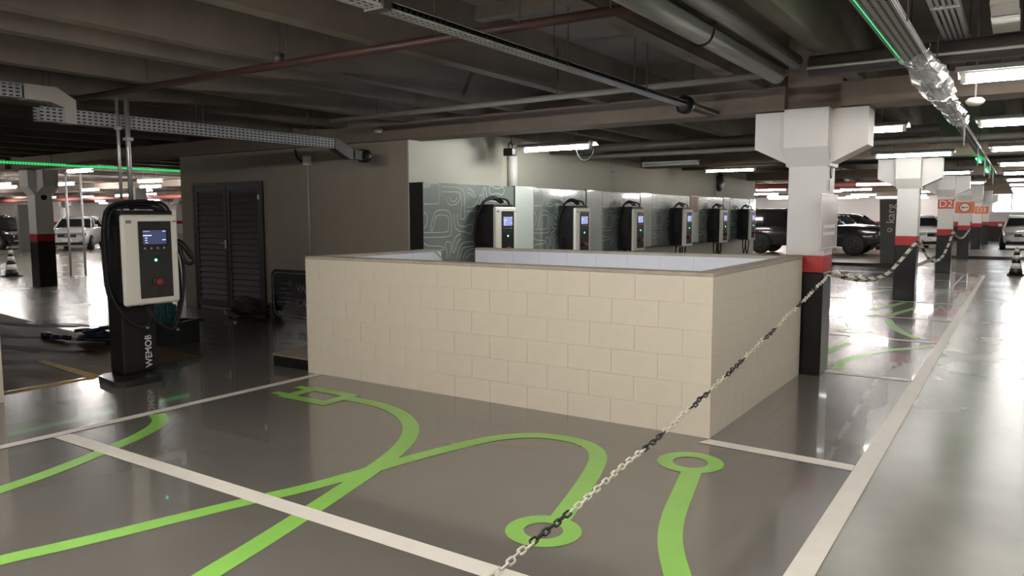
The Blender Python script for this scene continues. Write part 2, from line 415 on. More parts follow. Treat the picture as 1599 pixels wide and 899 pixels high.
cap(xa-.002,xb+.002,ya-.002,ya+T); cap(xb-T,xb+.002,ya+T+.001,yb); cap(xa-.002,xa+T,ya+T+.001,7.4); cap(-5.98,xb-T-.001,8.05,8.2)
MB().prism([(7.4,WH-.03),(7.4,WH),(7.42,WH),(7.57,WH-.12),(7.57,WH-.15)],'x',xa-.002,xa+T).build('wall_cap', cap_m, PAR)

# kerbed island behind the parapet's left end
isl = [(-7.0,5.62),(-6.98,5.54),(-6.92,5.5),(-6.3,5.5),(-6.3,7.3),(-6.9,7.3),(-6.98,7.2),(-7.0,7.0)]
kb = thing('kerb_island', 'low concrete kerb island with black face behind the parapet end', 'kerb', (0,0,0))
MB().prism(isl,'z',0,.115).build('kerb_face', col_black, kb)
MB().prism(isl,'z',.115,.13).build('kerb_top', mat('kerb_concrete',(.27,.23,.18),.8,var=.2,vscale=5), kb)

# ------------------------------------------------------------------ columns
def column(x, y, label, wx=.38, wy=.40, group=None, first=[None]):
    if first[0] is None:
        t = thing('concrete_column', label, 'column', (x,y,0))
        hx, hy = wx/2, wy/2
        MB().box(-hx,hx,-hy,hy,0,1.08,bevel=.012,seg=2).build('black_base', col_black, t)
        MB().box(-hx-.001,hx+.001,-hy-.001,hy+.001,1.08,1.25,bevel=.003,seg=1).build('red_band', col_red, t)
        MB().box(-hx,hx,-hy,hy,1.25,2.25,bevel=.012,seg=2).build('shaft', col_white, t)
        cp = MB()
        prof = lambda h,w_: [(-h,2.745),(-h,2.37),(-w_,2.19),(w_,2.19),(h,2.37),(h,2.745)]
        cp.prism(prof(.555,hx),'y',-.17,.17); cp.prism([(-.34,2.745),(-.34,2.36),(-hy,2.17),(hy,2.17),(.34,2.36),(.34,2.745)],'x',-.215,.215)
        cp.build('capital', col_white, t)
        MB().lathe([(.07,0),(.07,.006),(.06,.009),(0,.009)],20,(hx-.001,.0,2.12),'x').build('hole_cover', black_m, t)
        first[0] = t
    else:
        t = copy_tree(first[0]); t.location = (x,y,0); t['label'] = label
    if group: t['group'] = group
    elif 'group' in t: del t['group']
    return t
P1 = column(-1.86, 8.46, 'white column with broad capital at the parapet corner, clear notice sheet on it')
P2 = column(-1.85, 16.75, 'white column with red band beside the dark grey totem')
P3 = column(-1.80, 24.95, 'white column bearing the red D2 sign')
P4 = column(-1.78, 33.2, 'white column bearing the round arrow sign')
P5 = column(-1.72, 41.5, 'white column bearing the small D3 sign')
column(-1.68, 49.8, 'furthest white column of the row along the aisle')
column(-1.86, .18, 'white column that the nearest chain end is fixed to')
PL = column(-19.45, 8.85, 'column with dark round hole cover left of the free-standing charger')
column(-55, 26.6, 'distant white column behind the silver white car')
column(-40.2, 25.2, 'distant white column bearing the red H letters')
column(-36, 26, 'distant white column right of the lone conduits')
lws = thing('block_parapet', 'cream painted low wall end at the left frame edge beside the yellow line', 'low wall', (-7.57,3.04,0))
MB().box(-.15,0,-3.0,0,0,1.22,bevel=.003,seg=1).build('wall_face', block_out, lws)
MB().box(-.152,.002,-3.002,.002,1.22,1.25,bevel=.004,seg=1).build('wall_cap', cap_m, lws)
for y in (24.9,33.2,41.5): column(-19.45, y, 'white column far behind the black pickup truck', group='columns behind the pickup')

# ------------------------------------------------------------------ chargers
def make_charger(name, label, standing=True):
    t = thing(name, label, 'charger')
    z0, z1, hw = .79, 1.69, .295
    cab = MB().box(-.37,-.055,-hw+.02,hw-.02,z0+.02,z1+.04,bevel=.012).build('cabinet', black_m, t)
    v = MB()
    for k in range(24):
        zz = z0+.36+k*.018
        v.box(-.30,-.14,-hw+.008,-hw+.022,zz,zz+.008)
    o = v.build('vent_slats', vent_m, cab); o['kind'] = 'stuff'
    sc = MB()
    for zz in (.05,.28,.5,.72,.86): sc.lathe([(.007,0),(.007,.004),(0,.005)],8,(-.075,-hw+.017,z0+zz),'y')
    # front cover: rounded white frame with its recess
    fc = MB(); fc.box(-.06,0,-hw,hw,z0,z1,bevel=.028,seg=3)
    cover = fc.build('front_cover', white_pl, t)
    MB().box(-.01,.006,-.135,.215-.0,z0+.065,z1-.065,bevel=.006).build('control_panel', black_gloss, t)
    bez = MB().box(.004,.0085,-.108,.172,1.385,1.545,bevel=.002,seg=1).build('screen_bezel', black_m, t)
    MB().box(.0085,.0095,-.092,.155,1.395,1.535).build('screen', lamp_mat('dark_screen',(.055,.065,.16),.8,(.01,.01,.02)) if standing else lamp_mat('bright_screen',(.35,.42,.80),.9,(.02,.02,.03)), bez)
    tx = MB(); gl = lamp_mat('screen_text',(.7,.75,1),1.0)
    for (a,b,c_,d) in ((-.09,.0,1.478,1.488),(.115,.15,1.520,1.527),(.11,.15,1.433,1.441),(-.07,-.045,1.455,1.462),(-.07,-.05,1.432,1.44),(-.07,-.04,1.41,1.416),(-.088,-.02,1.523,1.526)):
        tx.box(.0095,.0105,a,b,c_,d)
    tx.build('screen_text', gl, bez)
    for k in range(4):
        MB().lathe([(.011,0),(.011,.004),(.008,.006),(0,.006)],10,(.006,-.075+k*.068,1.355),'x').build('button', grey_pl, t)
    MB().box(.005,.009,-.128,.208,1.298,1.303).build('panel_seam', vent_m, t)
    MB().lathe([(.013,0),(.013,.005),(.008,.009),(0,.010)],12,(.006,.035,1.235),'x').build('status_light', lamp_mat('green_status',(.05,1,.35),7), t)
    es = MB().lathe([(.045,0),(.045,.008),(.038,.012),(.0,.012)],16,(.006,.04,1.02),'x').build('stop_collar', vent_m, t)
    MB().lathe([(.022,.0),(.022,.02),(.034,.024),(.034,.04),(.028,.046),(0,.046)],16,(.016,.04,1.02),'x').build('stop_button', mat('stop_red',(.35,.015,.02),.4), es)
    MB().box(0,.003,-.255,-.2,z1-.085,z1-.055).build('maker_plate', mat('plate_grey',(.22,.22,.21),.5), t)
    MB().box(0,.003,.235,.275,z1-.075,z1-.06).build('maker_plate', mat('plate_grey',(.22,.22,.21),.5), t)
    # glands and lifting cables over the top
    for yy in (-.2,-.05,.12): MB().lathe([(.022,0),(.03,.02),(.03,.04),(0,.04)],10,(-.12,yy,z0-.02)).build('cable_gland', grey_pl, t)
    c1 = smooth_path([(-.15,.28,1.58),(-.18,.27,1.76),(-.2,.16,1.80),(-.22,.0,1.80),(-.24,-.2,1.79),(-.26,-.31,1.73),(-.24,-.345,1.5),(-.22,-.35,1.2),(-.2,-.345,.95),(-.12,-.28,.72),(-.08,-.18,.60),(-.02,-.1,.56),(0,-.06,.6),(-.03,-.02,.68),(-.1,-.05,.78)],3)
    c2 = smooth_path([(-.12,.29,1.60),(-.14,.28,1.80),(-.16,.1,1.83),(-.2,-.1,1.825),(-.24,-.3,1.78),(-.30,-.32,1.6),(-.31,-.325,1.3),(-.29,-.325,1.0),(-.26,-.31,.85),(-.2,-.2,.78)],3)
    c3 = smooth_path([(-.1,.3,1.35),(-.06,.36,1.30),(-.06,.38,1.1),(-.06,.37,.9),(-.05,.30,.62),(-.03,.22,.50),(-.02,.12,.53),(0,0,.62),(-.04,-.04,.75)],3)
    c4 = smooth_path([(-.1,.3,1.3),(-.1,.34,1.24),(-.1,.36,1.0),(-.09,.34,.78),(-.08,.26,.55),(-.06,.2,.52)],3)
    c5 = smooth_path([(-.3,.26,1.72),(-.31,.2,1.78),(-.3,0,1.775),(-.31,-.2,1.77),(-.33,-.26,1.70)],3)
    c6 = smooth_path([(-.2,.27,1.72),(-.25,.2,1.765),(-.26,-.05,1.765),(-.17,-.22,1.77),(-.2,-.31,1.70),(-.2,-.32,1.45)],3)
    cabs = [c1,c2,c3,c4,c5,c6] if standing else [c2]
    for cp in cabs: MB().tube(cp,.016,8).build('charging_cable', black_rub, t)
    # connector holster and handle on the right flank
    if standing:
        h = MB().tube(smooth_path([(-.1,.27,1.39),(-.06,.33,1.42),(-.02,.38,1.35),(0,.45,1.24)],2),.03,8).build('connector', black_m, t)
        MB().tube(smooth_path([(-.04,.33,1.37),(.0,.34,1.22),(.02,.38,1.17),(.02,.45,1.19),(.01,.45,1.25)],2),.018,8).build('handle_guard', black_m, h)
        for (x_,y_,z_) in ((-.01,-.085,.565),(-.0,.235,.505)): MB().lathe([(.018,0),(.018,.02),(.012,.026),(0,.026)],10,(x_,y_,z_),'x').build('cable_clip', chrome, t)
    return t
CH = make_charger('standing_charger', 'free-standing black and white car charger on a black pedestal')
CH.location = (-7.235,4.31,0)
pd = MB().box(-.52,-.27,-.20,.17,.06,1.0,bevel=.02).build('pedestal', black_m, CH)
MB().box(-.3,-.264,-.14,.12,.56,.80,bevel=.003).build('service_hatch', black_m, pd)
MB().prism([(-.45,-.36),(-.03,-.43),(.04,-.36),(.04,.02),(-.03,.08),(-.45,.12),(-.52,.02),(-.52,-.28)],'z',0,.065).build('base_plate', col_black, CH)
text('pedestal_lettering','WEMOB',.10,mat('white_vinyl',(.8,.8,.8),.5),CH,(-.266,.075,.275),(PI/2,-PI/2,PI/2),xs=.92,bold=.0012)
WC = None
LAB = ['first wall charger, on the patterned board nearest the dark wall corner','second wall charger along, with red symbol below its display','third wall charger along, bright lit display, above the parapet middle','fourth wall charger along, beside the board with peeling brown edge','fifth wall charger along, two looped cables hanging below it','last wall charger along, nearest the black pickup truck']
HANG = {3:1,4:1,5:1}
wc0 = make_charger('wall_charger', LAB[0], False); wc0['group'] = 'wall chargers on the fascia'
# wider black cable loop on the outer flank, as on the first one
for cp in ([(-.2,.2,1.77),(-.2,0,1.86),(-.22,-.2,1.84),(-.26,-.38,1.66),(-.28,-.46,1.4),(-.28,-.47,1.15),(-.26,-.42,.95),(-.25,-.3,.86)],
           [(-.24,.2,1.76),(-.25,-.02,1.84),(-.26,-.22,1.80),(-.3,-.34,1.6),(-.3,-.4,1.35),(-.3,-.40,1.1),(-.28,-.34,.95)]):
    MB().tube(smooth_path(cp,3),.018,8).build('charging_cable', black_rub, wc0)
YC = [9.93,12.47,14.98,17.85,20.58,23.2]
allwc = []
for i, y in enumerate(YC):
    o = wc0 if i == 0 else copy_tree(wc0)
    o.location = (-6.755,y,.115); o['label'] = LAB[i]; allwc.append(o)
for i in (2,3,4,5):
    o = allwc[i]
    for k,(dy,dz,sp) in enumerate([(-.3,.42,.25),(.0,.5,.3),(.12,.36,.2)][:3 if i<5 else 2]):
        pts = smooth_path([(-.2,dy,.8),(-.2,dy+.01,.6-.1*dz),(-.2,dy+sp/2,.5-.35*dz),(-.2,dy+sp,.6-.1*dz),(-.2,dy+sp+.02,.8)],3)
        MB().tube(pts,.017,7).build('hanging_cable', black_rub, o)

# ------------------------------------------------------------------ glossy fascia boards behind the wall chargers
PX = -7.14
# pale circuit lines: (along the board, height above 0.95 m) for a board 2.345 long
PATTERN = [
 [(0.025,1.19),(0.325,1.2),(0.365,1.17),(0.365,0.91),(0.325,0.89),(0.015,0.89)],
 [(0.155,1.19),(0.145,1.14),(0.015,1.13)],
 [(0.435,1.15),(0.815,1.15),(0.945,1.11),(0.975,1.05),(0.975,0.8),(0.995,0.74),(0.965,0.67),(0.915,0.66),(0.865,0.69),(0.875,0.75),(0.895,0.8),(0.905,1.02),(0.855,1.07),(0.785,1.08),(0.425,1.07)],
 [(0.525,1.0),(0.545,0.93),(0.615,0.88),(0.705,0.88),(0.815,0.91),(0.865,0.98),(0.845,1.04)],
 [(0.595,1.01),(0.635,0.95),(0.695,0.93),(0.765,0.95),(0.795,1.0)],
 [(0.155,0.53),(0.215,0.7),(0.275,0.79),(0.405,0.81),(0.555,0.8),(0.645,0.74),(0.655,0.46),(0.585,0.4),(0.005,0.41)],
 [(0.155,0.53),(0.175,0.5),(0.205,0.51),(0.265,0.67),(0.295,0.73),(0.525,0.73),(0.585,0.7),(0.585,0.51),(0.535,0.47),(0.005,0.48)],
 [(0.715,0.74),(0.715,0.57),(0.805,0.48),(1.045,0.47),(1.105,0.43),(1.175,0.47),(1.195,0.54),(1.145,0.59),(1.065,0.58),(1.025,0.55),(0.845,0.56),(0.795,0.61),(0.795,0.74)],
 [(0.015,0.77),(0.075,0.75),(0.095,0.67),(0.065,0.58),(0.005,0.54)],
 [(0.005,0.33),(0.085,0.28),(0.465,0.27),(0.475,0.21),(0.095,0.21),(0.015,0.18)],
 [(0.525,0.08),(0.545,0.18),(0.495,0.26),(0.505,0.32),(0.565,0.34),(0.635,0.31),(0.635,0.24),(0.605,0.17),(0.595,0.08)],
 [(0.875,0.44),(0.755,0.41),(0.695,0.33),(0.645,0.17),(0.725,0.17),(0.775,0.31),(0.885,0.37)],
 [(0.775,0.07),(0.845,0.25),(0.915,0.3),(1.015,0.32),(1.355,0.31)],
 [(0.845,0.07),(0.895,0.2),(0.965,0.24),(1.215,0.24)],
 [(0.935,0.06),(0.985,0.15),(1.105,0.2),(1.215,0.2)],
 [(1.005,0.05),(1.055,0.11),(1.155,0.13),(1.215,0.1)],
 [(1.075,1.13),(1.155,1.13),(1.275,1.02),(1.225,0.98),(1.115,1.07),(1.055,1.07)],
 [(1.025,0.85),(1.275,0.86),(1.365,1.03),(1.415,1.06),(1.445,1.03),(1.335,0.84),(1.275,0.79),(1.025,0.79)],
 [(1.495,0.94),(1.455,1.14),(1.505,1.17),(1.545,1.14),(1.565,0.99),(1.635,0.95),(2.085,0.95)],
 [(1.635,1.18),(1.715,1.2),(1.775,1.16),(1.915,1.16),(1.985,1.2),(2.065,1.16),(2.045,1.09),(1.975,1.05),(1.895,1.08),(1.785,1.08),(1.715,1.05),(1.635,1.09),(1.635,1.18)],
 [(1.215,0.57),(1.215,0.65),(1.245,0.68),(1.275,0.65),(1.225,0.55)]]
def ribbon_yz(m, pts, wd, x):
    P_ = [Vector((p[0],p[1])) for p in pts]; prev = None
    for i, p in enumerate(P_):
        a = P_[max(i-1,0)]; b = P_[min(i+1,len(P_)-1)]; t = (b-a)
        if t.length < 1e-6: continue
        t.normalize(); n_ = Vector((-t.y,t.x))
        cur = (m.bm.verts.new((x,*(p+n_*wd/2))), m.bm.verts.new((x,*(p-n_*wd/2))))
        if prev: m.bm.faces.new((prev[0],prev[1],cur[1],cur[0]))
        prev = cur
def line_mesh(width, low):
    m = MB(); sx = width/2.345
    for l in PATTERN:
        p_ = [(p.x*sx, p.y) for p in smooth_path([(a,b,0) for a,b in l],2) if p.y > low]
        if len(p_) > 2: ribbon_yz(m, p_, .011, 0)
    return m
BO = [(8.375,10.72),(11.36,13.27),(13.98,15.82),(16.52,18.9),(19.62,21.55),(22.26,24.05)]
BW = [(10.76,11.35),(13.31,13.97),(15.86,16.51),(18.94,19.61),(21.59,22.25),(24.09,24.78)]
BLAB = ['dark green glass board with etched circuit lines and a black end, nearest the corner','green glass board behind the second wall charger','green glass board behind the third wall charger','green glass board behind the fourth wall charger','green glass board behind the fifth wall charger','green glass board behind the last wall charger']
WLAB = ['white glossy strip board beside the first wall charger','white glossy strip board beside the second wall charger','white glossy strip board beside the third wall charger','white strip board with brown peeling film beside the fourth wall charger','white glossy strip board beside the fifth wall charger','white strip board at the fascia end beside the last wall charger']
for i,(a,b) in enumerate(BO):
    zb = .62 if i == 0 else .95
    t = thing('fascia_board', BLAB[i], 'panel', (PX,a,0), 0, 'patterned fascia boards')
    MB().box(-.26 if i==0 else -.05,-.003,0,b-a,zb,2.15).build('carcass', side_black, t)
    MB().box(-.003,0,.002,b-a-.002,zb+.002,2.15).build('glass_face', board_green, t)
    lm = line_mesh(b-a, zb-.94)
    lo = lm.build('circuit_lines', line_m, t, loc=(.0012,0,.95))
    if i: MB().box(-.262,-.05,0,.05,1.0,2.1).build('batten', side_black, t)
brown_m = mat('peeling_brown_film',(.30,.15,.08),.5,var=.8,vscale=7,stretch=(1,3,.6))
for i,(a,b) in enumerate(BW):
    t = thing('fascia_strip', WLAB[i], 'panel', (PX,a,0), 0, 'white fascia strips')
    MB().box(-.05,0,.0,b-a,.95,2.165).build('carcass', board_white, t)
    MB().box(-.05,.004,-.035,-.0,1.1,2.165).build('dark_joint', side_black, t)
    if i == 3: MB().box(0,.002,.02,b-a-.1,1.75,2.15).build('peeling_film', brown_m, t)

# fittings on the charger wall
def pipe_thing(name, label, cat, pts, r, m, group=None, n=10, clips=()):
    t = thing(name, label, cat, pts[0], 0, group)
    o = Vector(pts[0])
    MB().tube([Vector(p)-o for p in pts], r, n).build('pipe_run', m, t)
    for c_ in clips:
        MB().box(-r*1.5,r*1.5,-r*1.5,r*1.5,-.015,.015).build('pipe_clip', grey_pl, t, Vector(c_)-o)
    return t
pipe_thing('wall_duct','thick white vertical pipe on the cream wall above the first charger','pipe',[(-7.33,10.98,2.05),(-7.33,10.98,2.78)],.085,col_white)
pipe_thing('wall_conduit','thin pale conduit rising from the third board to a junction box','conduit',[(-7.39,14.98,2.12),(-7.39,14.98,2.86),(-7.39,15.02,2.88),(-7.39,17.0,2.9)],.016,pale_pipe,clips=[(-7.39,14.98,2.6)])
pipe_thing('wall_conduit','thin pale conduit right of the black wall disc','conduit',[(-7.39,21.6,2.1),(-7.39,21.6,2.82),(-7.39,22.4,2.84)],.018,pale_pipe)
d = thing('wall_disc','black round disc high on the cream wall under the small lit tube','disc',(-7.42,21.95,2.62))
MB().lathe([(.27,0),(.27,.05),(.22,.09),(0,.10)],24,(0,0,0),'x').build('disc_body', black_m, d)
MB().tube([(.05+.0,.255*math.cos(2*PI*k/24),.255*math.sin(2*PI*k/24)) for k in range(24)],.018,6,closed=True).build('disc_rim', vent_m, d)
# conduit with junction box on the taupe wall
t = thing('wall_conduit','pale conduit with white junction box on the taupe wall right of the doors','conduit',(-9.51,8.37,0))
MB().tube([(0,-.02,.95),(0,-.02,2.47)],.017,8).build('pipe_run', pale_pipe, t)
MB().box(-.065,.065,-.07,0,2.47,2.62,bevel=.006).build('junction_box', white_pl, t)
MB().tube(smooth_path([(-.06,-.035,2.53),(-.16,-.04,2.55),(-.24,-.04,2.62),(-.29,-.02,2.74)],2),.014,7).build('loose_cable', black_rub, t)

# ------------------------------------------------------------------ fluorescent lights
def make_tube(name, label, m, Lh=1.2, r=.03, loc=(0,0,0), group=None, rz=0, detail=True, z1=3.5, shade=False):
    t = thing(name, label, 'light', loc, rz, group)
    MB().box(-Lh/2-.03,Lh/2+.03,-.04,.04,.032,.07,bevel=.006,seg=1).build('housing', lamp_house, t)
    MB().tube([(-Lh/2,0,0),(Lh/2,0,0)],r,10).build('tube', m, t)
    if shade: MB().prism([(-.2,.03),(-.19,.03),(-.09,.075),(.09,.075),(.19,.03),(.2,.03),(.1,.085),(-.1,.085)],'x',-Lh/2-.05,Lh/2+.05).build('added_reflector', lamp_house, t)  # wide wings added to keep the tube's light off the ceiling
    for sx in (-1,1): MB().box(sx*Lh/2-.018,sx*Lh/2+.018,-.034,.034,-.034,.03).build('end_cap', lamp_house, t)
    for sx in (-.35,.35): MB().tube([(sx,0,.06),(sx,0,z1-loc[2])],.004,5).build('hanger_rod', steel, t)
    return t
# nearest bays: overhead lamps behind the camera and over the aisle
for i,(x,y) in enumerate([(-5.0,.75),(-2.25,1.0),(-3.62,.95),(-3.0,-3.4)]):
    make_tube('tube_light', ['fluorescent tube over the painted bays, nearest the parapet left half','fluorescent tube over the painted bays, nearest the chain','fluorescent tube over the rear of the painted bays','fluorescent tube over the bays toward the yellow line'][i], tube_near, loc=(x,y,2.66), shade=True)
aisle = []
for i,(x,y) in enumerate([(.15,2.9),(.15,-1.0),(3.6,1.5),(3.6,6.0),(3.6,10.5),(3.6,17),(3.6,24),(3.6,31),(3.6,39),(3.6,47)]):  # unseen tubes added on the aisle side to brighten right-facing surfaces
    make_tube('tube_light','unseen tube added beyond the right edge of the view for more light', tube_near if y < 7 else tube_cool, loc=(x,y,2.72), shade=True, group='added tubes right of the aisle')
for i,(y,x) in enumerate([(6.95,.17),(10.5,.14),(14.7,.14),(19.3,.16),(23.6,.16),(28.2,.16),(33.0,.18),(38.0,.18),(43,.18),(48,.18)]):
    make_tube('tube_light', ['lit tube over the aisle with round sensor below it','second lit tube over the aisle','third lit tube over the aisle, seen past the cable tray','fourth lit tube over the aisle','fifth lit tube over the aisle','sixth lit tube over the aisle','seventh lit tube over the aisle','eighth lit tube over the aisle','ninth lit tube over the aisle','last lit tube over the aisle'][i], tube_cool, r=.035, loc=(x,y,2.72), group='tubes over the aisle', shade=True)
# round sensor under the first aisle lamp
s_ = thing('round_sensor','pale round ceiling sensor hanging under the first aisle tube','sensor',(-.36,7.25,2.59))
MB().lathe([(.0,-.045),(.04,-.04),(.065,-.02),(.07,.0),(.05,.02),(.0,.02)],16).build('sensor_dome', mat('sensor_plastic',(.5,.45,.38),.5), s_)
MB().tube([(0,0,.02),(0,0,.90)],.008,6).build('sensor_stem', steel, s_)
for i,(x,y) in enumerate([(-1.85,10.5),(-1.66,15.3),(-1.73,22.5),(-1.7,30)]):
    make_tube('tube_light', ['lit tube just right of the chained column capital','long lit tube in front of the second column capital','lit tube in front of the D2 column','lit tube in front of the arrow sign column'][i], tube_cool, loc=(x,y,2.72), group='tubes over the charging bays', shade=True)
make_tube('tube_light','bright lit tube hanging in front of the first wall charger', tube_chg, Lh=1.2, loc=(-6.15,10.45,2.72), shade=True)
st_ = thing('bulkhead_lamp','cool white lamp low inside the stairwell behind the parapet','light',(-3.95,5.66,.78))
MB().box(-.5,.5,-.05,0,-.05,.05,bevel=.01).build('housing', lamp_house, st_)
MB().box(-.46,.46,0,.04,-.035,.035,bevel=.01).build('diffuser', lamp_mat('stairwell_lamp',(.78,.86,1),60), st_)
make_tube('tube_light','unlit tube hanging in front of the cream wall', tube_off, loc=(-6.2,15.25,2.73))
make_tube('tube_light','smaller warm lit tube above the black wall disc', tube_warm, Lh=1.2, r=.025, loc=(-5.95,18.4,2.74))
# far lamps, right of the charger wall
i = 0
for (x,y) in [(-8.7,32.3),(-10.8,39.2),(-11.8,45.4),(-7.2,36),(-13,50),(-9.0,51),(-5.8,34.4),(-7,43.8),(-6.9,51.4),(-4.2,28.6),(-10.0,29.2),(-13.5,34.5),(-16,44),(-16,52),(-5.0,47.5),(-3.6,39.5),(-11,26),(-17,30),(-19,40),(-5.5,54),(-8,48),(-12,54)]:
    make_tube('tube_light','lit tube in the far bays above the black pickup', tube_far, r=.04, loc=(x,y,2.7), group='far tubes above the pickup', detail=False)
for (x,y) in [(-20.6,10.4),(-22,3),(-27,6),(-20,-1),(-25.6,12.4),(-30.4,15.7),(-29.6,17.4),(-41.8,21.4),(-37.8,21.1),(-21.4,12.8),(-25.4,15.2),(-34.6,20.6),(-47,28.3),(-30,12.6),(-27.6,11.4),(-49.6,26.2),(-61,36),(-40,15),(-52,21),(-60,27),(-44,24.5),(-55,32),(-62,33),(-35,13),(-57,24),(-33,9.5),(-45,21),(-39,28),(-53,28),(-24,16.5),(-43,13),(-52,13.5),(-48,17.5)]:
    o = make_tube('tube_light','lit tube in the far car park beyond the free-standing charger', tube_left, r=.045, loc=(x,y,2.86 if x == -20.6 else 2.7), group='far tubes beyond the charger', detail=False)
    own = {(-20.6,10.4):'large lit tube just right of the left column under the green strip', (-21.4,12.8):'lit tube seen between the conduits and the taupe wall end, topmost there', (-25.6,12.4):'second lit tube right of the left column, below the larger one'}.get((x,y))
    if own: o['label'] = own; del o['group']

# ------------------------------------------------------------------ cable trays
def tray_mesh(y0, y1, wd, ht, pitch=.05, nrow=3, slot=.6):
    m = MB(); rows = []
    def strip(fn, w_, rws):
        us = [0]
        cell = w_/rws
        for r in range(rws): us += [r*cell+cell*.3, r*cell+cell*.7]
        us.append(w_)
        n = int((y1-y0)/pitch); vs = []
        ys = []
        for k in range(n): ys += [y0+k*pitch, y0+k*pitch+pitch*slot]
        ys.append(y0+n*pitch)
        grid = [[m.bm.verts.new(fn(u,y)) for u in us] for y in ys]
        for j in range(len(ys)-1):
            for i in range(len(us)-1):
                if j % 2 == 0 and i % 2 == 1: continue
                m.bm.faces.new((grid[j][i],grid[j][i+1],grid[j+1][i+1],grid[j+1][i]))
    strip(lambda u,y:(u-wd/2,y,0), wd, nrow)
    strip(lambda u,y:(-wd/2,y,u), ht, max(1,nrow//2 if ht < wd else nrow))
    strip(lambda u,y:(wd/2,y,u), ht, max(1,nrow//2 if ht < wd else nrow))
    return m
def rods(t, ys, z0, z1, dx=.06, m=None):
    for y in ys:
        for sx in (-dx,dx): MB().tube([(sx,y,z0),(sx,y,z1)],.005,5).build('hanger_rod', dark_pipe, t)
t = thing('cable_tray','perforated steel cable tray crossing the ceiling middle to the girder','cable tray',(-2.85,0,2.75))
MB().box(-.045,.045,.55,7.3,.012,.04).build('dark_tray_fill', black_rub, t)  # dark box added inside the tray so its holes look shaded
tray_mesh(.5,3.0,.11,.05).build('tray_channel', tray_m, t); tray_mesh(3.0,7.35,.09,.045).build('tray_channel', tray_m, t)
MB().box(-.07,.07,2.97,3.03,-.01,.07).build('joint_plate', dark_pipe, t)
MB().lathe([(.05,0),(.09,.02),(.09,.10),(.06,.14),(0,.14)],16,(.0,7.3,.02),'y').build('end_coupling', black_m, t)
MB().box(-.05,.05,7.3,8.25,-.0,.05).build('tray_channel', dark_pipe, t)
rods(t,(1.2,4.9,6.3),.0,.75)
t = thing('cable_tray','perforated steel cable tray running above the charger to the taupe wall','cable tray',(-7.66,0,2.56))
tray_mesh(3.5,7.15,.13,.13,nrow=4,pitch=.055).build('tray_channel', tray_dull, t)
MB().box(-.045,.05,3.55,7.1,.012,.115).build('dark_tray_fill', black_rub, t)  # dark filler that makes the perforations read as shade
tm = tray_mesh(.5,3.4,.13,.13,nrow=4,pitch=.055); bmesh.ops.translate(tm.bm, verts=tm.bm.verts, vec=(0,0,.185)); tm.build('tray_channel', tray_dull, t)
MB().box(-.045,.05,.55,3.4,.197,.30).build('dark_tray_fill', black_rub, t)
MB().prism([(3.38,.18),(3.38,.32),(3.66,.32),(3.83,.22),(3.83,-.004),(3.72,-.004),(3.72,.14),(3.6,.18)],'x',-.07,.07).build('tray_elbow', mat('elbow_steel',(.36,.34,.32),.5), t)
MB().prism([(7.15,0),(7.15,.13),(7.23,.13),(7.5,.0),(7.5,-.12),(7.4,-.12)],'x',-.06,.06).build('drop_elbow', dark_pipe, t)
MB().box(-.06,.06,7.48,7.72,-.12,.0).lathe([(.09,0),(.09,.12),(.07,.14),(0,.14)],14,(-.0,7.68,-.06),'y').build('end_coupling', black_m, t)
rods(t,(3.6,5.2,6.8),.0,.95)
t = thing('cable_tray','perforated tray over the aisle edge with a green light strip','cable tray',(-.66,0,2.72))
MB().box(-.06,.06,.55,23.5,.012,.035).build('dark_tray_fill', black_rub, t)
tray_mesh(.5,6.0,.15,.05,nrow=4,pitch=.045).build('tray_channel', tray_m, t)
tray_mesh(6.0,24,.11,.045,nrow=2,pitch=.12).build('tray_channel', tray_m, t)
ld = MB()
for k in range(260): ld.box(-.092,-.08,.5+k*.02115,.5+k*.02115+.011,.0,.012)
o = ld.build('led_beads', green_led, t); o['kind'] = 'stuff'
MB().box(-.094,-.076,.5,6.0,-.004,0).build('led_strip', mat('led_carrier',(.1,.5,.25),.4), t)
rods(t,(1.5,4.7,6.4,9.6,13,17),.0,.75,dx=.09)
# crumpled clear film wrapping the tray and short drop wires
fm = MB(); prev = None
for k in range(34):
    y = 5.6+k*.14; ring_ = []
    for q in range(9):
        a = PI*(q/8)*1.25-.5
        rr = .10+.02*random.uniform(-1,1)+(.02 if 4<k<16 else 0)
        ring_.append(fm.bm.verts.new((.01+rr*math.cos(a+PI), y+.03*random.uniform(-1,1), min(.055,.04+rr*math.sin(a+PI)*.9))))
    if prev:
        for q in range(8): fm.bm.faces.new((prev[q],prev[q+1],ring_[q+1],ring_[q]))
    prev = ring_
fm.build('clear_film', clear_film, t)
for y,l in ((10.4,.25),(13.8,.3),(16.5,.35),(18.9,.3),(21.3,.35)):
    MB().tube([(.05,y,0),(.052,y,-l)],.010,6).build('drop_wire', pale_pipe, t)
MB().box(-.09,-.05,16.2,17.6,-.05,-.03).box(-.09,-.05,20,21.5,-.06,-.04).build('led_strip', green_led, t)
t = thing('cable_ladder','short slotted cable tray ending over the aisle beside the lit tube','cable tray',(-.47,0,2.97))
m = MB()
for k in range(5): m.box(-.075+k*.033,-.075+k*.033+.018,.5,6.85,0,.006)
for y in (2,3.2,4.4,5.6,6.82): m.box(-.08,.08,y-.02,y+.02,-.006,.012)
m.box(-.082,-.077,.5,6.85,0,.05); m.box(.077,.082,.5,6.85,0,.05); m.build('tray_slats', tray_m, t)
MB().box(-.08,.08,6.84,6.87,-.01,.04).build('end_plate', white_pl, t)
rods(t,(4.5,6.5),0,.52,dx=.09)
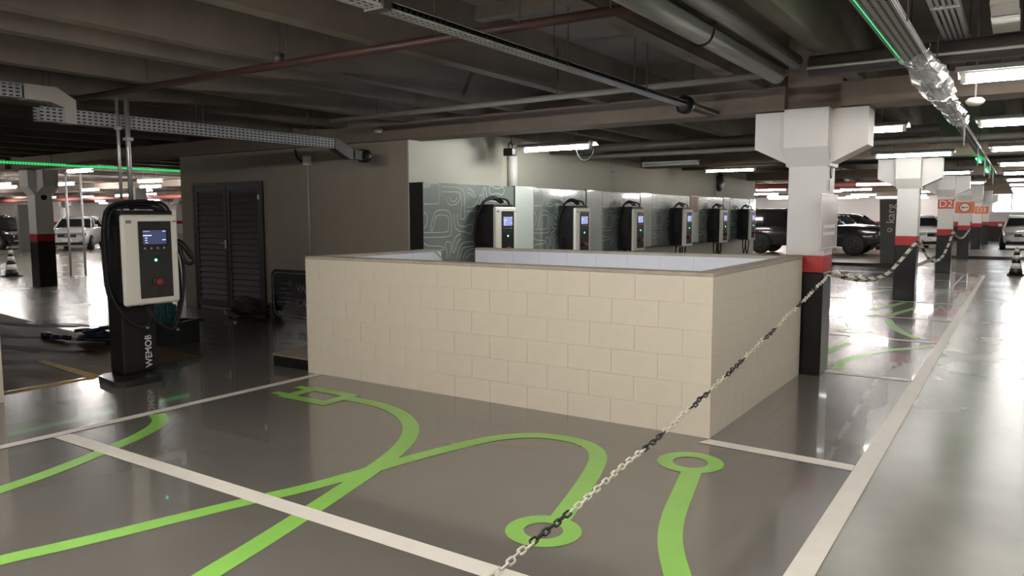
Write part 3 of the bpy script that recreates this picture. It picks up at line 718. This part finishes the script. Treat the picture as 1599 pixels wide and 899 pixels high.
# far green lit tray on the left
t = thing('cable_tray','distant tray with a green light strip behind the left column','cable tray',(-17,0,2.72))
MB().box(-.1,.1,3,14,.0,.06).build('tray_channel', grey_pipe, t)
ld = MB()
for k in range(180): ld.box(.1,.125,3.5+k*.058,3.5+k*.058+.034,.0,.05)
o = ld.build('led_beads', green_far, t); o['kind'] = 'stuff'
for y in (5,8,11): MB().tube([(0,y,.06),(0,y,.78)],.006,5).build('hanger_rod', dark_pipe, t)

# ------------------------------------------------------------------ pipes under the ceiling
t = pipe_thing('sprinkler_pipe','long rust red sprinkler pipe across the ribbed ceiling','pipe',[(-8.7,4.2,2.9),(-5,4.2,2.9),(-1.85,4.25,2.9)],.032,red_pipe)
for x in (-5.1,-5.0,-3.45,-2.75,-7.0,-2.1): MB().tube([(x+8.7,0,0),(x+8.7,0,.45)],.006,5).build('hanger_rod', dark_pipe, t)
MB().lathe([(.05,-.04),(.05,.04),(0,.04)],10,(3.6,0,.05)).build('hanger_clamp', dark_pipe, t)
t = pipe_thing('grey_pipe','thin grey pipe running in front of the ceiling girder','pipe',[(-7.4,6.9,2.88),(-1.75,6.9,2.9)],.03,grey_pipe)
for x in (-6.6,-4.05,-2.6): MB().tube([(x+7.4,0,0),(x+7.4,0,.5)],.007,5).build('hanger_rod', dark_pipe, t)
t = pipe_thing('dark_pipe','thick dark pipe crossing above the aisle behind the green lit tray','pipe',[(-1.5,6.62,2.88),(4,6.62,2.88)],.085,dark_pipe,n=14)
MB().tube([(0,-.1,-.03),(5.4,-.1,-.03)],.012,6).build('lit_edge_tube', pale_pipe, t)  # pale tube stands in for light along the pipe's lower edge
pipe_thing('drain_pipe','large grey white pipe running to the column from the near ceiling','pipe',[(-1.78,.5,2.84),(-1.76,6.6,2.84)],.075,mat('drain_grey',(.22,.21,.19),.45),n=16,clips=[])
pipe_thing('drain_pipe','dark pipe beside the large grey white ceiling pipe','pipe',[(-1.62,.5,2.91),(-1.6,6.55,2.92)],.06,dark_pipe,n=14)
pipe_thing('grey_pipe','pale slim pipe at the left frame edge under the cable tray','pipe',[(-7.6,.3,2.42),(-7.5,3.0,2.42)],.03,pale_pipe)
for i,(x,y,l) in enumerate([(-7.6,9.6,0),(-7.6,11.8,0)]): pass
t = pipe_thing('dark_pipe','dark pipe behind the girder above the wall chargers','pipe',[(-7.3,12.2,2.86),(-1.0,12.2,2.86)],.07,dark_pipe,n=12)
t = pipe_thing('dark_pipe','second dark pipe behind the girder above the parapet','pipe',[(-7.3,13.4,2.82),(3,13.4,2.82)],.05,grey_pipe,n=12)
t = pipe_thing('dark_pipe','third dark pipe far behind the girder','pipe',[(-7.3,18.8,2.88),(3,18.8,2.88)],.08,dark_pipe,n=12)
t = pipe_thing('red_pipe','distant rust red pipe above the black pickup','pipe',[(-20,30.2,2.76),(-2.6,30.2,2.76)],.11,mat('dull_red_pipe',(.26,.07,.06),.5))
for x in (3,9,15): MB().tube([(x,0,.1),(x,0,.74)],.012,5).build('hanger_rod', dark_pipe, t)
t = pipe_thing('red_pipe','distant rust red pipe above the free-standing charger','pipe',[(-60,22,2.62),(-15,22,2.62)],.12,mat('dull_red_pipe',(.26,.07,.06),.5))
for x in (5,17,30,42): MB().tube([(x,0,.1),(x,0,.88)],.012,5).build('hanger_rod', dark_pipe, t)
# two conduits rising from the free-standing charger
for i,(x,y,r) in enumerate(((-7.565,4.21,.016),(-7.565,4.31,.024))):
    pipe_thing('riser_conduit', ['thinner steel conduit rising above the free-standing charger','thicker steel conduit rising above the free-standing charger'][i],'conduit',[(x,y,1.735),(x,y,2.85)],r,steel,clips=[(x,y,2.55-.1*i)])
for i,(px,py) in enumerate(((-22.0,10.7),(-22.0,11.1))):
    pipe_thing('riser_conduit', 'distant slim conduit standing left of the free-standing charger','conduit',[(px,py,.0),(px,py,2.9)],.03,grey_pl,group='distant conduit pair')
# little camera on the girder, black box by the lit tube, loops
t = thing('security_camera','small white camera on the girder above the taupe wall','camera',(-7.82,8.2,2.9))
MB().lathe([(.035,-.06),(.038,.05),(.03,.06),(0,.06)],12,(0,0,0),'x').build('camera_body', white_pl, t)
MB().box(-.02,.02,0,.05,.02,.06).build('bracket', grey_pl, t)
t = thing('black_floodlight','small black box lamp at the left end of the lit tube','lamp',(-6.93,10.3,2.70))
MB().box(-.09,.09,-.07,.07,-.07,.05,bevel=.012).build('lamp_body', black_m, t)
MB().tube(smooth_path([(-.03,0,.05),(-.03,0,.13),(.02,0,.15),(.05,0,.1),(.05,0,.05)],2),.01,6).build('bracket', black_m, t)
MB().tube([(.02,0,.14),(.02,0,.80)],.006,5).build('hanger_rod', black_m, t)
t = thing('hanging_flex','black flex drooping below the bright tube by the first charger','cable',(-5.7,10.5,2.6))
MB().tube(smooth_path([(-.12,0,.12),(-.1,0,0),(0,0,-.1),(.14,0,-.06),(.2,0,.1)],2),.01,6).build('cable_run', black_rub, t)
t = thing('hanging_flex','black flex drooping from the large ceiling pipe','cable',(-1.7,4.6,2.8))
MB().tube(smooth_path([(.06,0,.4),(.07,.1,.15),(.04,.16,-.02),(-.02,.1,-.08),(-.08,0,-.06)],2),.008,6).build('cable_run', black_rub, t)
t = thing('lit_rib_patch','white plate standing in for the lit underside of a ceiling rib','plate',(-.155,6.2,2.97))  # white colour imitates light falling on the rib soffit
MB().box(-.08,.08,-.24,.24,-.03,.02,bevel=.004).build('plate_body', white_pl, t)
MB().box(-.075,.075,-.6,-.25,-.02,.02).build('plate_arm', mat('plate_arm_grey',(.4,.36,.3),.6), t)

# ------------------------------------------------------------------ notice sheet, signs
t = thing('notice_sheet','clear acrylic notice sheet fixed to the chained column','notice',(-1.625,8.24,1.6))
MB().box(-.004,.004,-.42,.38,-.28,.285,bevel=.002,seg=1).build('acrylic_sheet', mat('acrylic_rosy',(.88,.80,.80),.25,alpha=.5), t)
fr = MB(); 
for a,b,c_,d in ((-.40,.36,.262,.268),(-.40,.36,-.262,-.256),(-.40,-.394,-.262,.268),(.354,.36,-.262,.268)): fr.box(.004,.0055,a,b,c_,d)
fr.build('white_border', signwhite, t)
tx = MB(); random.seed(3)
for zz,h in ((-.06,.035),(-.13,.035)):
    y = -.3
    while y < .25:
        wd = random.uniform(.03,.06); tx.box(.004,.0055,y,y+wd*.75,zz,zz+h); y += wd
o = tx.build('faded_print', signwhite, t); o['kind'] = 'stuff'
for y_ in (.1,.3): MB().tube([(-.06,y_,.2),(.0,y_,.2)],.012,8).build('standoff', chrome, t)
t = thing('reflection_patch','small white patch standing in for a reflection above the notice sheet','label',(-1.664,8.44,1.98))  # white plate put in for a bright reflection on the column side
MB().box(-.003,.004,-.07,.07,-.06,.06,bevel=.001,seg=1).build('small_white_plate', signwhite, t)

def flat_sign(name, label, loc, w_, h, m, lett, lm, size, xs=1, extra=None, rot=(PI/2,0,0)):
    t = thing(name, label, 'sign', loc)
    MB().box(-w_/2,w_/2,-.006,0,-h/2,h/2,bevel=.002,seg=1).build('sign_plate', m, t)
    if lett: text('lettering', lett, size, lm, t, (0,-.0075,0), rot, xs=xs)
    return t
flat_sign('column_sign','red sign reading D2 on the third column',(-1.80,24.748,1.96),.40,.26,signred,'D2',signwhite,.27,1.05)
g = flat_sign('column_sign','small grey lettering G1 above the D2 sign',(-1.74,24.748,2.2),.18,.12,col_white,'G1',grey_pl,.13)
t = flat_sign('column_sign','orange sign with a round left arrow on the fourth column',(-1.78,32.99,1.92),.62,.42,signorange,None,None,0)
an = MB(); prev=None
for k in range(33):
    a = 2*PI*k/32; cur = (an.bm.verts.new((.19*math.cos(a),-.009,.19*math.sin(a))), an.bm.verts.new((.145*math.cos(a),-.009,.145*math.sin(a))))
    if prev: an.bm.faces.new((prev[0],prev[1],cur[1],cur[0]))
    prev = cur
an.build('arrow_ring', signred, t)
dsc = MB().lathe([(.145,0),(.145,.002),(0,.002)],24,(0,-.009,0),'y').build('arrow_disc', signwhite, t)
MB().prism([(-.11,0),(-.05,.05),(-.05,.014),(.11,.014),(.11,-.014),(-.05,-.014),(-.05,-.05)],'y',-.014,-.011).build('arrow', black_m, t)
flat_sign('column_sign','small orange sign reading D3 on the fifth column',(-1.55,41.28,1.86),.55,.34,signorange,'D3',signwhite,.3)
for i,(x,y) in enumerate(((-40.005,25.2),)):
    t = thing('column_sign','red letter H painted on a distant white column',  'sign',(x,y,2.1))
    MB().box(-.0,.012,-.17,.17,-.2,.2).build('sign_plate', col_white, t)
    text('lettering','H',.4,signred,t,(.016,0,0),(PI/2,0,PI/2))

def totem(label, loc, h, rz, w_=.62, txt=None):
    t = thing('totem', label, 'totem', loc, rz)
    MB().prism([(-w_/2+.05,0),(w_/2,0),(w_/2,h),(-w_/2-.04,h)],'y',-.14,.14).build('totem_body', totem_m, t)
    if txt:
        text('lettering',txt,.36,signwhite,t,(-.05,-.146,h-.46),(PI/2,-PI/2,0))
        MB().lathe([(.0,-.0),(.075,0),(.075,.006),(0,.006)],16,(-.07,-.148,h-.98),'y').build('logo_disc', signwhite, t)
        MB().lathe([(.0,-.0),(.04,0),(.04,.004),(0,.004)],16,(-.07,-.151,h-.98),'y').build('logo_hole', totem_m, t)
    return t
totem('dark grey tapered totem reading karg beside the second column', (-3.45,27.3,.102), 2.05, 0, .72, 'karg')
totem('dark grey totem behind the parked cars left of the column', (-38.5,16.75,0), 2.2, PI/2, .5)
totem('dark grey totem standing left of the taupe wall end', (-23.3,13.55,0), 2.55, PI/2, .34)

t = thing('leaning_board','black rounded sign board leaning on the taupe wall behind the parapet','sign board',(-10.28,8.2,0))
rb = []; W_, H_ = 1.75, .80
for cx_,cz_,a0 in ((W_-.12,.12,-90),(W_-.12,H_-.12,0),(.12,H_-.12,90),(.12,.12,180)):
    for k in range(7):
        a = math.radians(a0+k*15); rb.append((cx_+.12*math.cos(a), cz_+.12*math.sin(a)))
MB().prism(rb,'y',-.02,.02).build('board_face', black_gloss, t)
bord = [(.05+(x_/W_)*(W_-.1), -.022, .05+(z_/H_)*(H_-.1)) for x_,z_ in rb]
MB().tube(bord,.006,5,closed=True).build('white_border', grey_pl, t)
text('lettering','VA',.17,grey_pl,t,(.62,-.024,.50),(PI/2,0,0),align='LEFT')
text('lettering','CA',.17,grey_pl,t,(.62,-.024,.27),(PI/2,0,0),align='LEFT')
ic = MB()
for (a,b,z_) in ((.16,.45,.58),(.22,.4,.49),(.16,.46,.42),(.14,.48,.33),(.14,.48,.27)): ic.tube([(a,-.023,z_),(b,-.023,z_)],.005,5)
ic.tube([(.45+.035*math.cos(k*PI/6),-.023,.585+.035*math.sin(k*PI/6)) for k in range(12)],.004,5,closed=True)
for cx_ in (.2,.4): ic.tube([(cx_+.04*math.cos(k*PI/6),-.023,.25+.04*math.sin(k*PI/6)) for k in range(12)],.004,5,closed=True)
ic.build('car_icon', grey_pl, t)

# crumpled sheet beside the board, net bag and hose pile behind the charger
def crumple(name, label, cat, loc, sx, sy, sz, m, seed, sub=3, amp=.3):
    random.seed(seed); b = bmesh.new(); bmesh.ops.create_icosphere(b, subdivisions=sub, radius=1)
    for v in b.verts:
        k = 1+random.uniform(-amp,amp); v.co = Vector((v.co.x*sx*k, v.co.y*sy*k, max(0,(v.co.z*.5+.5))*sz*(1+random.uniform(-amp,amp))))
    mm = MB(); mm.bm.free(); mm.bm = b
    o = mm.build(name, m); o.location = loc; return tag(o, label, cat)
crumple('crumpled_tarp','crumpled brown sheet on the floor beside the leaning black board','sheet',(-10.66,8.0,0),.34,.22,.3,mat('brown_sheet',(.06,.05,.04),.8,var=.4,vscale=8),5)
crumple('folded_cloth','pale scrap of cloth at the edge of the crumpled brown sheet','cloth',(-10.85,7.75,0),.10,.07,.12,mat('pale_cloth',(.28,.25,.2),.8),6,2)
t = thing('plastic_crate','dark crate on the floor behind the free-standing charger','crate',(-9.38,5.72,0),.4)
m = MB(); m.box(-.34,.34,-.25,.25,0,.03)
for a,b,c_,d in ((-.34,.34,-.25,-.22),(-.34,.34,.22,.25),(-.34,-.31,-.22,.22),(.31,.34,-.22,.22)): m.box(a,b,c_,d,.03,.30)
m.box(-.37,.37,-.28,-.25,.26,.30); m.box(-.37,.37,.25,.28,.26,.30); m.build('crate_body', mat('dark_crate',(.012,.016,.016),.6), t)
crumple('net_bag','teal net bag of plastic lying in the dark crate','bag',(-9.38,5.72,.035),.22,.15,.52,mat('teal_net',(.02,.11,.12),.4,var=.9,vscale=16,bump=.6,bscale=25),8,4,.16)
hp = MB(); random.seed(11); pts = []
for k in range(46):
    a = k*.8; rr = .22+.1*math.sin(k*1.7); pts.append((rr*math.cos(a)+.05*random.uniform(-1,1), rr*.7*math.sin(a)+.05*random.uniform(-1,1), .03+.22*(k/46)*(1-abs(math.sin(a*.5))*.4)))
hp.tube(smooth_path(pts,2),.024,6)
o = hp.build('hose_pile', mat('dark_blue_hose',(.012,.016,.035),.45)); o.location = (-10.15,5.22,0); tag(o,'tangled dark blue hose heaped left of the charger pedestal','hose')
hp = MB(); pts = [(-.6,.0,.036),(-.5,.08,.036),(-.42,-.04,.06),(-.33,.06,.036),(-.22,-.05,.05),(-.1,.05,.036),(.0,-.02,.06),(.1,.04,.05)]
hp.tube(smooth_path(pts,2),.035,7); o = hp.build('hose_end', mat('dark_blue_hose2',(.015,.022,.05),.4)); o.location = (-10.62,5.02,0); tag(o,'end of dark blue hose trailing left across the floor','hose')

# ------------------------------------------------------------------ the chain from the parapet column
ch = thing('barrier_chain','black and white plastic chain hanging low across the painted bays','chain')
def link_mesh(m, name, L_=.062, W_=.034, r=.0058):
    q = MB(); pts = []
    hl = (L_-W_)/2; rr = W_/2-r
    for k in range(7): a = -PI/2+PI*k/6; pts.append((hl+rr*math.cos(a), rr*math.sin(a), 0))
    for k in range(7): a = PI/2+PI*k/6; pts.append((-hl+rr*math.cos(a), rr*math.sin(a), 0))
    q.tube(pts, r, 5, closed=True)
    bmesh.ops.recalc_face_normals(q.bm, faces=q.bm.faces)
    me = bpy.data.meshes.new(name); q.bm.to_mesh(me); q.bm.free(); me.materials.append(m); return me
lw, lb = link_mesh(chain_white,'link'), link_mesh(chain_black,'link')
def chz(y):
    P_ = [(.35,.16),(1.2,.215),(2.32,.295),(2.87,.335),(3.32,.385),(3.92,.44),(4.48,.505),(5.3,.605),(6.92,.84),(8.30,1.05)]
    for (a,za),(b,zb) in zip(P_,P_[1:]):
        if y <= b: return za+(zb-za)*(y-a)/(b-a)
    return P_[-1][1]
# black sections, as distances along y
BLACK = [(2.60,2.92),(3.72,3.98),(4.40,4.72),(5.08,5.46),(6.0,6.3),(7.0,7.2),(7.6,7.75),(1.0,1.4)]
random.seed(4); y = .4; i = 0
pitch = .047
while y < 8.28:
    dz = chz(y+.02)-chz(y-.02); ang = math.atan2(dz,.04)
    black = any(a <= y <= b for a,b in BLACK)
    o = link('link', lb if black else lw, ch)
    rollv = (PI/4 if i % 2 else -PI/4)+random.uniform(-.35,.35)
    tdir = Vector((0,math.cos(ang),math.sin(ang))); side = Vector((1,0,0)); upv = tdir.cross(side)
    a2 = side*math.cos(rollv)+upv*math.sin(rollv); n2 = tdir.cross(a2)
    mm = Matrix((tdir,a2,n2)).transposed().to_4x4(); mm.translation = (-1.63+.006*random.uniform(-1,1), y, chz(y))
    o.matrix_local = mm
    y += pitch*math.cos(ang); i += 1
MB().tube([(-1.69,8.32,1.055),(-1.63,8.30,1.05),(-1.60,8.3,1.04)],.012,6).build('hook', steel, ch)
MB().tube([(-1.69,.36,.165),(-1.63,.36,.16)],.012,6).build('hook', steel, ch)
def far_chain(label, pts, tie):
    t = thing('barrier_chain', label, 'chain')
    P_ = smooth_path(pts,3); acc = 0; wq, bq = MB(), MB(); i = 0; step = .07
    cur = P_[0].copy()
    seg = []
    for a,b in zip(P_,P_[1:]):
        l = (b-a).length; n = max(1,int(round(l/step)))
        for k in range(n): seg.append((a.lerp(b,k/n), a.lerp(b,(k+1)/n)))
    for i,(a,b) in enumerate(seg):
        q = bq if (i//4) % 3 == 2 else wq
        t_ = (b-a).normalized(); s1 = Vector((1,0,0)); s1 = (s1-t_*s1.dot(t_)).normalized(); s2 = t_.cross(s1)
        s_ = s1 if i % 2 else s2; mid = (a+b)/2; hl = (b-a).length*.62
        q.tube([mid+t_*hl*math.cos(2*PI*k/8)+s_*.026*math.sin(2*PI*k/8) for k in range(8)],.010,5,closed=True)
    wq.build('white_links', chain_white, t)['kind'] = 'stuff'; bq.build('black_links', chain_black, t)['kind'] = 'stuff'
    return t
far_chain('second chain sagging from the parapet column to the second column', [(-1.655,8.67,1.05),(-1.655,9.6,.93),(-1.655,11.2,.79),(-1.655,12.6,.75),(-1.655,14.2,.9),(-1.655,15.4,1.04),(-1.655,16.54,1.16)], 0)
far_chain('chain hanging between the second and third columns', [(-1.65,16.97,1.15),(-1.62,18.0,.8),(-1.6,19.6,.58),(-1.58,21.5,.60),(-1.58,23.2,.85),(-1.6,24.74,1.16)], 0)
far_chain('distant chain from the third column toward the fourth', [(-1.6,25.16,1.16),(-1.6,27,.95),(-1.6,29.5,.86),(-1.6,31.5,.98),(-1.58,32.98,1.12)], 0)

# ------------------------------------------------------------------ cones
def cone(label, loc, h=.75):
    t = thing('traffic_cone', label, 'cone', loc)
    MB().box(-.2,.2,-.2,.2,0,.035,bevel=.008).build('base', black_rub, t)
    zs = [.035,.19,.34,.45,.56,.64,.74]
    rad = lambda z: .165-.118*(z-.035)/.70
    for k in range(6):
        a, b = zs[k], zs[k+1]
        MB().lathe([(rad(a),a),(rad(b),b)],18).build('black_band' if k%2==0 else 'white_band', chain_black if k%2==0 else signwhite, t)
    MB().lathe([(rad(.74),.74),(.035,.765),(0,.77)],14).build('tip', chain_black, t)
    return t
cone('striped black and white cone beside the aisle near the pale compact car', (-.06,24.9,0), .76)
cone('striped black and white cone left of the dark left column', (-23.3,9.75,0), .8)

# ------------------------------------------------------------------ cars
def make_car(label, loc, rz, paint, L_=4.3, W_=1.78, H_=1.6, cat='car', kind='suv', rack=False, plate=True, group=None, rimm=None):
    """front faces local +x; origin on the ground under the middle"""
    t = thing('pickup_truck' if kind == 'pickup' else 'car', label, cat, loc, rz, group)
    hl, hw = L_/2, W_/2; zb = .24; belt = H_*(.67 if kind != 'pickup' else .62); hood = H_*(.645 if kind != 'pickup' else .60)
    gt = H_
    def sec(x, w_, z0, zs, zt, crown=.03):
        half = [(w_*.86,z0),(w_*.97,z0+.10),(w_,z0+(zs-z0)*.45),(w_*.985,zs-.06),(w_*.93,zs),(w_*.6,zt),(0,zt+crown)]
        pts = [(x,-a,b) for a,b in half] + [(x,a,b) for a,b in half[-2::-1]]
        return pts
    if kind == 'pickup':
        st = [(-hl,.9,.45,belt*.98,belt),(-hl+.1,.97,.38,belt,belt+.01),(-hl+1.6,1,.34,belt,belt+.01),(0,1,.34,belt,belt),(hl-1.55,1,.34,belt-.01,belt+.03),(hl-.9,.99,.36,hood,hood+.07),(hl-.25,.95,.40,hood-.06,hood+.0),(hl-.05,.9,.48,hood-.16,hood-.10),(hl,.84,.52,hood-.24,hood-.2)]
    else:
        st = [(-hl,.84,.42,belt*.86,belt*.9),(-hl+.10,.93,.30,belt*.97,belt),(-hl+.6,1,zb,belt,belt+.01),(-.3,1,zb,belt,belt),(hl-1.35,1,zb,belt-.02,belt+.03),(hl-.8,.98,zb,hood-.06,hood+.02),(hl-.3,.93,zb+.02,hood-.16,hood-.08),(hl-.08,.84,.32,hood-.28,hood-.2),(hl,.74,.36,hood-.36,hood-.3)]
    b = MB(); b.grid_loft([sec(x,w_*hw,z0,zs,zt) for x,w_,z0,zs,zt in st])
    b.build('body', paint, t)
    # greenhouse: glass band + roof
    r0, r1 = (-hl+.05, -hl+.42) if kind != 'pickup' else (-hl+.15,-hl+.3)
    f0, f1 = (hl-1.28, hl-1.95) if kind != 'pickup' else (hl-1.6,hl-2.25)
    gsec = lambda xr,xf,hwz,z: [(xr,-hwz,z),(xf,-hwz*.92,z),(xf+.10,0,z),(xf,hwz*.92,z),(xr,hwz,z)]
    g_ = MB(); A = gsec(r0,f0,hw*.92,belt-.02); B = gsec(r1,f1,hw*.76,gt-.10)
    g_.grid_loft([A+[A[0]],B+[B[0]]],cap=False,smooth=False); g_.build('windows', glass_m, t)
    rf = MB(); Rz = [gsec(r1-.02,f1+.05,hw*.785,gt-.12), gsec(r1+.05,f1-.08,hw*.72,gt-.02), gsec(r1+.35,f1-.45,hw*.5,gt)]
    rf.grid_loft([Q+[Q[0]] for Q in Rz],cap=True); rf.build('roof', paint, t)
    for sy in (-1,1):
        for xa,xb_ in ((f0-.02,f1),(-.05+.0,-.08),(r0+.35,r1+.35)):
            MB().tube([(xa,sy*hw*.90*(.96 if xa>1 else 1),belt-.02),(xb_,sy*hw*.755*(.94 if xa>1 else 1),gt-.08)],.035,6).build('pillar', paint, t)
        if rack: MB().tube([(r1+.2,sy*hw*.66,gt+.03),(f1-.2,sy*hw*.64,gt+.03)],.02,6).build('roof_rail', chrome, t)
        m = MB().box(f0-.28,f0-.14,sy*hw*1.0,sy*(hw+.17),belt+.0,belt+.14,bevel=.03); m.build('mirror', paint, t)
        hb = MB().box(hl-.42,hl-.0,sy*hw*.50 if sy>0 else -hw*.88,sy*hw*.88 if sy>0 else -hw*.50,hood-.37,hood-.20,bevel=.03).build('headlamp', lens_m, t)
        MB().box(hl-.3,hl+.02,sy*hw*.68-.1,sy*hw*.68+.08,.40,.48,bevel=.02).build('fog_lamp', lens_m, t)
        for xw in (-hl+.82,hl-.86) if kind != 'pickup' else (-hl+1.1,hl-1.0):
            rw = .33 if kind != 'pickup' else .40
            aw = MB().prism([(xw+(rw+.075)*math.cos(math.radians(-8+k*14)), rw+(rw+.075)*math.sin(math.radians(-8+k*14))) for k in range(15)],'y',sy*(hw-.05),sy*(hw+.018)).build('wheel_arch', black_rub, t)
            wq = MB().lathe([(rw*.6,-.12),(rw*.95,-.11),(rw,-.07),(rw,.07),(rw*.95,.11),(rw*.62,.12),(rw*.6,.08),(0,.08)],24,(xw,sy*(hw-.06),rw),'y').build('wheel', tyre_m, t)
            rq = MB()
            for k in range(5):
                a = 2*PI*k/5; rq.tube([(xw,sy*(hw+.065),rw),(xw+rw*.56*math.cos(a),sy*(hw+.055),rw+rw*.56*math.sin(a))],.035,5)
            rq.lathe([(.07,-.02),(.07,.02),(0,.02)],10,(xw,sy*(hw+.07),rw),'y')
            rq.tube([(xw+rw*.58*math.cos(k*PI/10),sy*(hw+.05),rw+rw*.58*math.sin(k*PI/10)) for k in range(20)],.02,5,closed=True)
            rq.build('rim', rimm or rim_m, wq)
    gr = MB().box(hl-.14,hl+.015,-hw*.46,hw*.46,hood-.42,hood-.22,bevel=.02).build('grille', black_gloss, t)
    MB().box(hl+.0,hl+.03,-hw*.5,hw*.5,hood-.27,hood-.24).box(hl+.012,hl+.03,-.09,.09,hood-.37,hood-.30).build('grille_trim', chrome, gr)
    MB().box(hl-.25,hl+.03,-hw*.82,hw*.82,zb-.0,zb+.16,bevel=.03).build('bumper', black_rub, t)
    MB().box(hl+.0,hl+.04,-hw*.7,hw*.7,zb-.02,zb+.02,bevel=.01).build('skid_plate', grey_pl, t)
    if plate: MB().box(hl+.02,hl+.05,-.2,.2,.44,.57).build('number_plate', plate_m, t)
    MB().box(-hl-.02,-hl+.1,-hw*.82,hw*.82,.36,.56,bevel=.03).build('rear_bumper', black_rub, t)
    for sy in (-1,1): MB().box(-hl-.01,-hl+.12,sy*hw*.8-.12,sy*hw*.8+.1,belt*.72,belt*.9,bevel=.02).build('tail_lamp', col_red, t)
    return t
white_car = mat('white_car_paint',(.62,.60,.58),.25,coat=1)
silver_car = mat('silver_car_paint',(.42,.42,.44),.3,metal=.4,coat=1)
black_car = mat('black_car_paint',(.010,.010,.011),.22,coat=1)
grey_car = mat('grey_car_paint',(.30,.29,.28),.3,metal=.3,coat=1)
dark_rim = mat('dark_rim',(.05,.05,.05),.4,metal=.5)
toCam = lambda x,y: math.atan2(-y,-x)
# parking platforms at the far side
kp = thing('parking_platform','raised parking slab with black kerb under the black pickup','platform')
MB().prism([(-14,27.4),(-2.7,26.9),(-2.7,33.6),(.3,33.9),(8.6,34.2),(8.6,40),(-14,40)],'z',0,.094).build('slab_top', mat('platform_concrete',(.30,.27,.23),.3,var=.15,vscale=1.5,coat=.3), kp)
MB().box(-14,-2.7,26.86,26.98,0,.095).build('kerb_edge', col_black, kp); MB().box(-2.68,8.6,33.5,33.6,0,.095).build('kerb_edge', col_black, kp)
make_car('black pickup truck parked side on behind the last wall charger',(-7.1,32.3,.1),0,black_car,5.6,1.95,1.82,'truck','pickup',plate=False,rimm=dark_rim)
make_car('black car parked behind the bonnet of the black pickup',(-6.5,37.6,.1),-.35,black_car,4.4,1.8,1.6)
make_car('white sports utility car between the second and third columns',(-4.2,42.6,0),toCam(-4.2,42.6)+.35,white_car,4.3,1.8,1.62)
make_car('pale compact car facing the aisle beyond the striped cone',(.12,44.4,0),-PI/2+.02,white_car,4.3,1.78,1.6,rack=True)
make_car('white car facing the camera right of the left column',(-40.1,19.95,0),toCam(-40.1,19.95)-.22,white_car,4.3,1.8,1.64)
make_car('dark car at the left frame edge behind the cone',(-44,17.9,0),toCam(-44,17.9)+.6,black_car,4.5,1.85,1.72)
make_car('silver car with bright lamps half hidden by the left column',(-48.8,21.1,0),toCam(-48.8,21.1)+.1,silver_car,4.2,1.75,1.2)
make_car('black van parked behind the white car left of the charger',(-44,24.8,0),toCam(-44,24.8)+.2,black_car,4.8,1.95,2.0,'van')
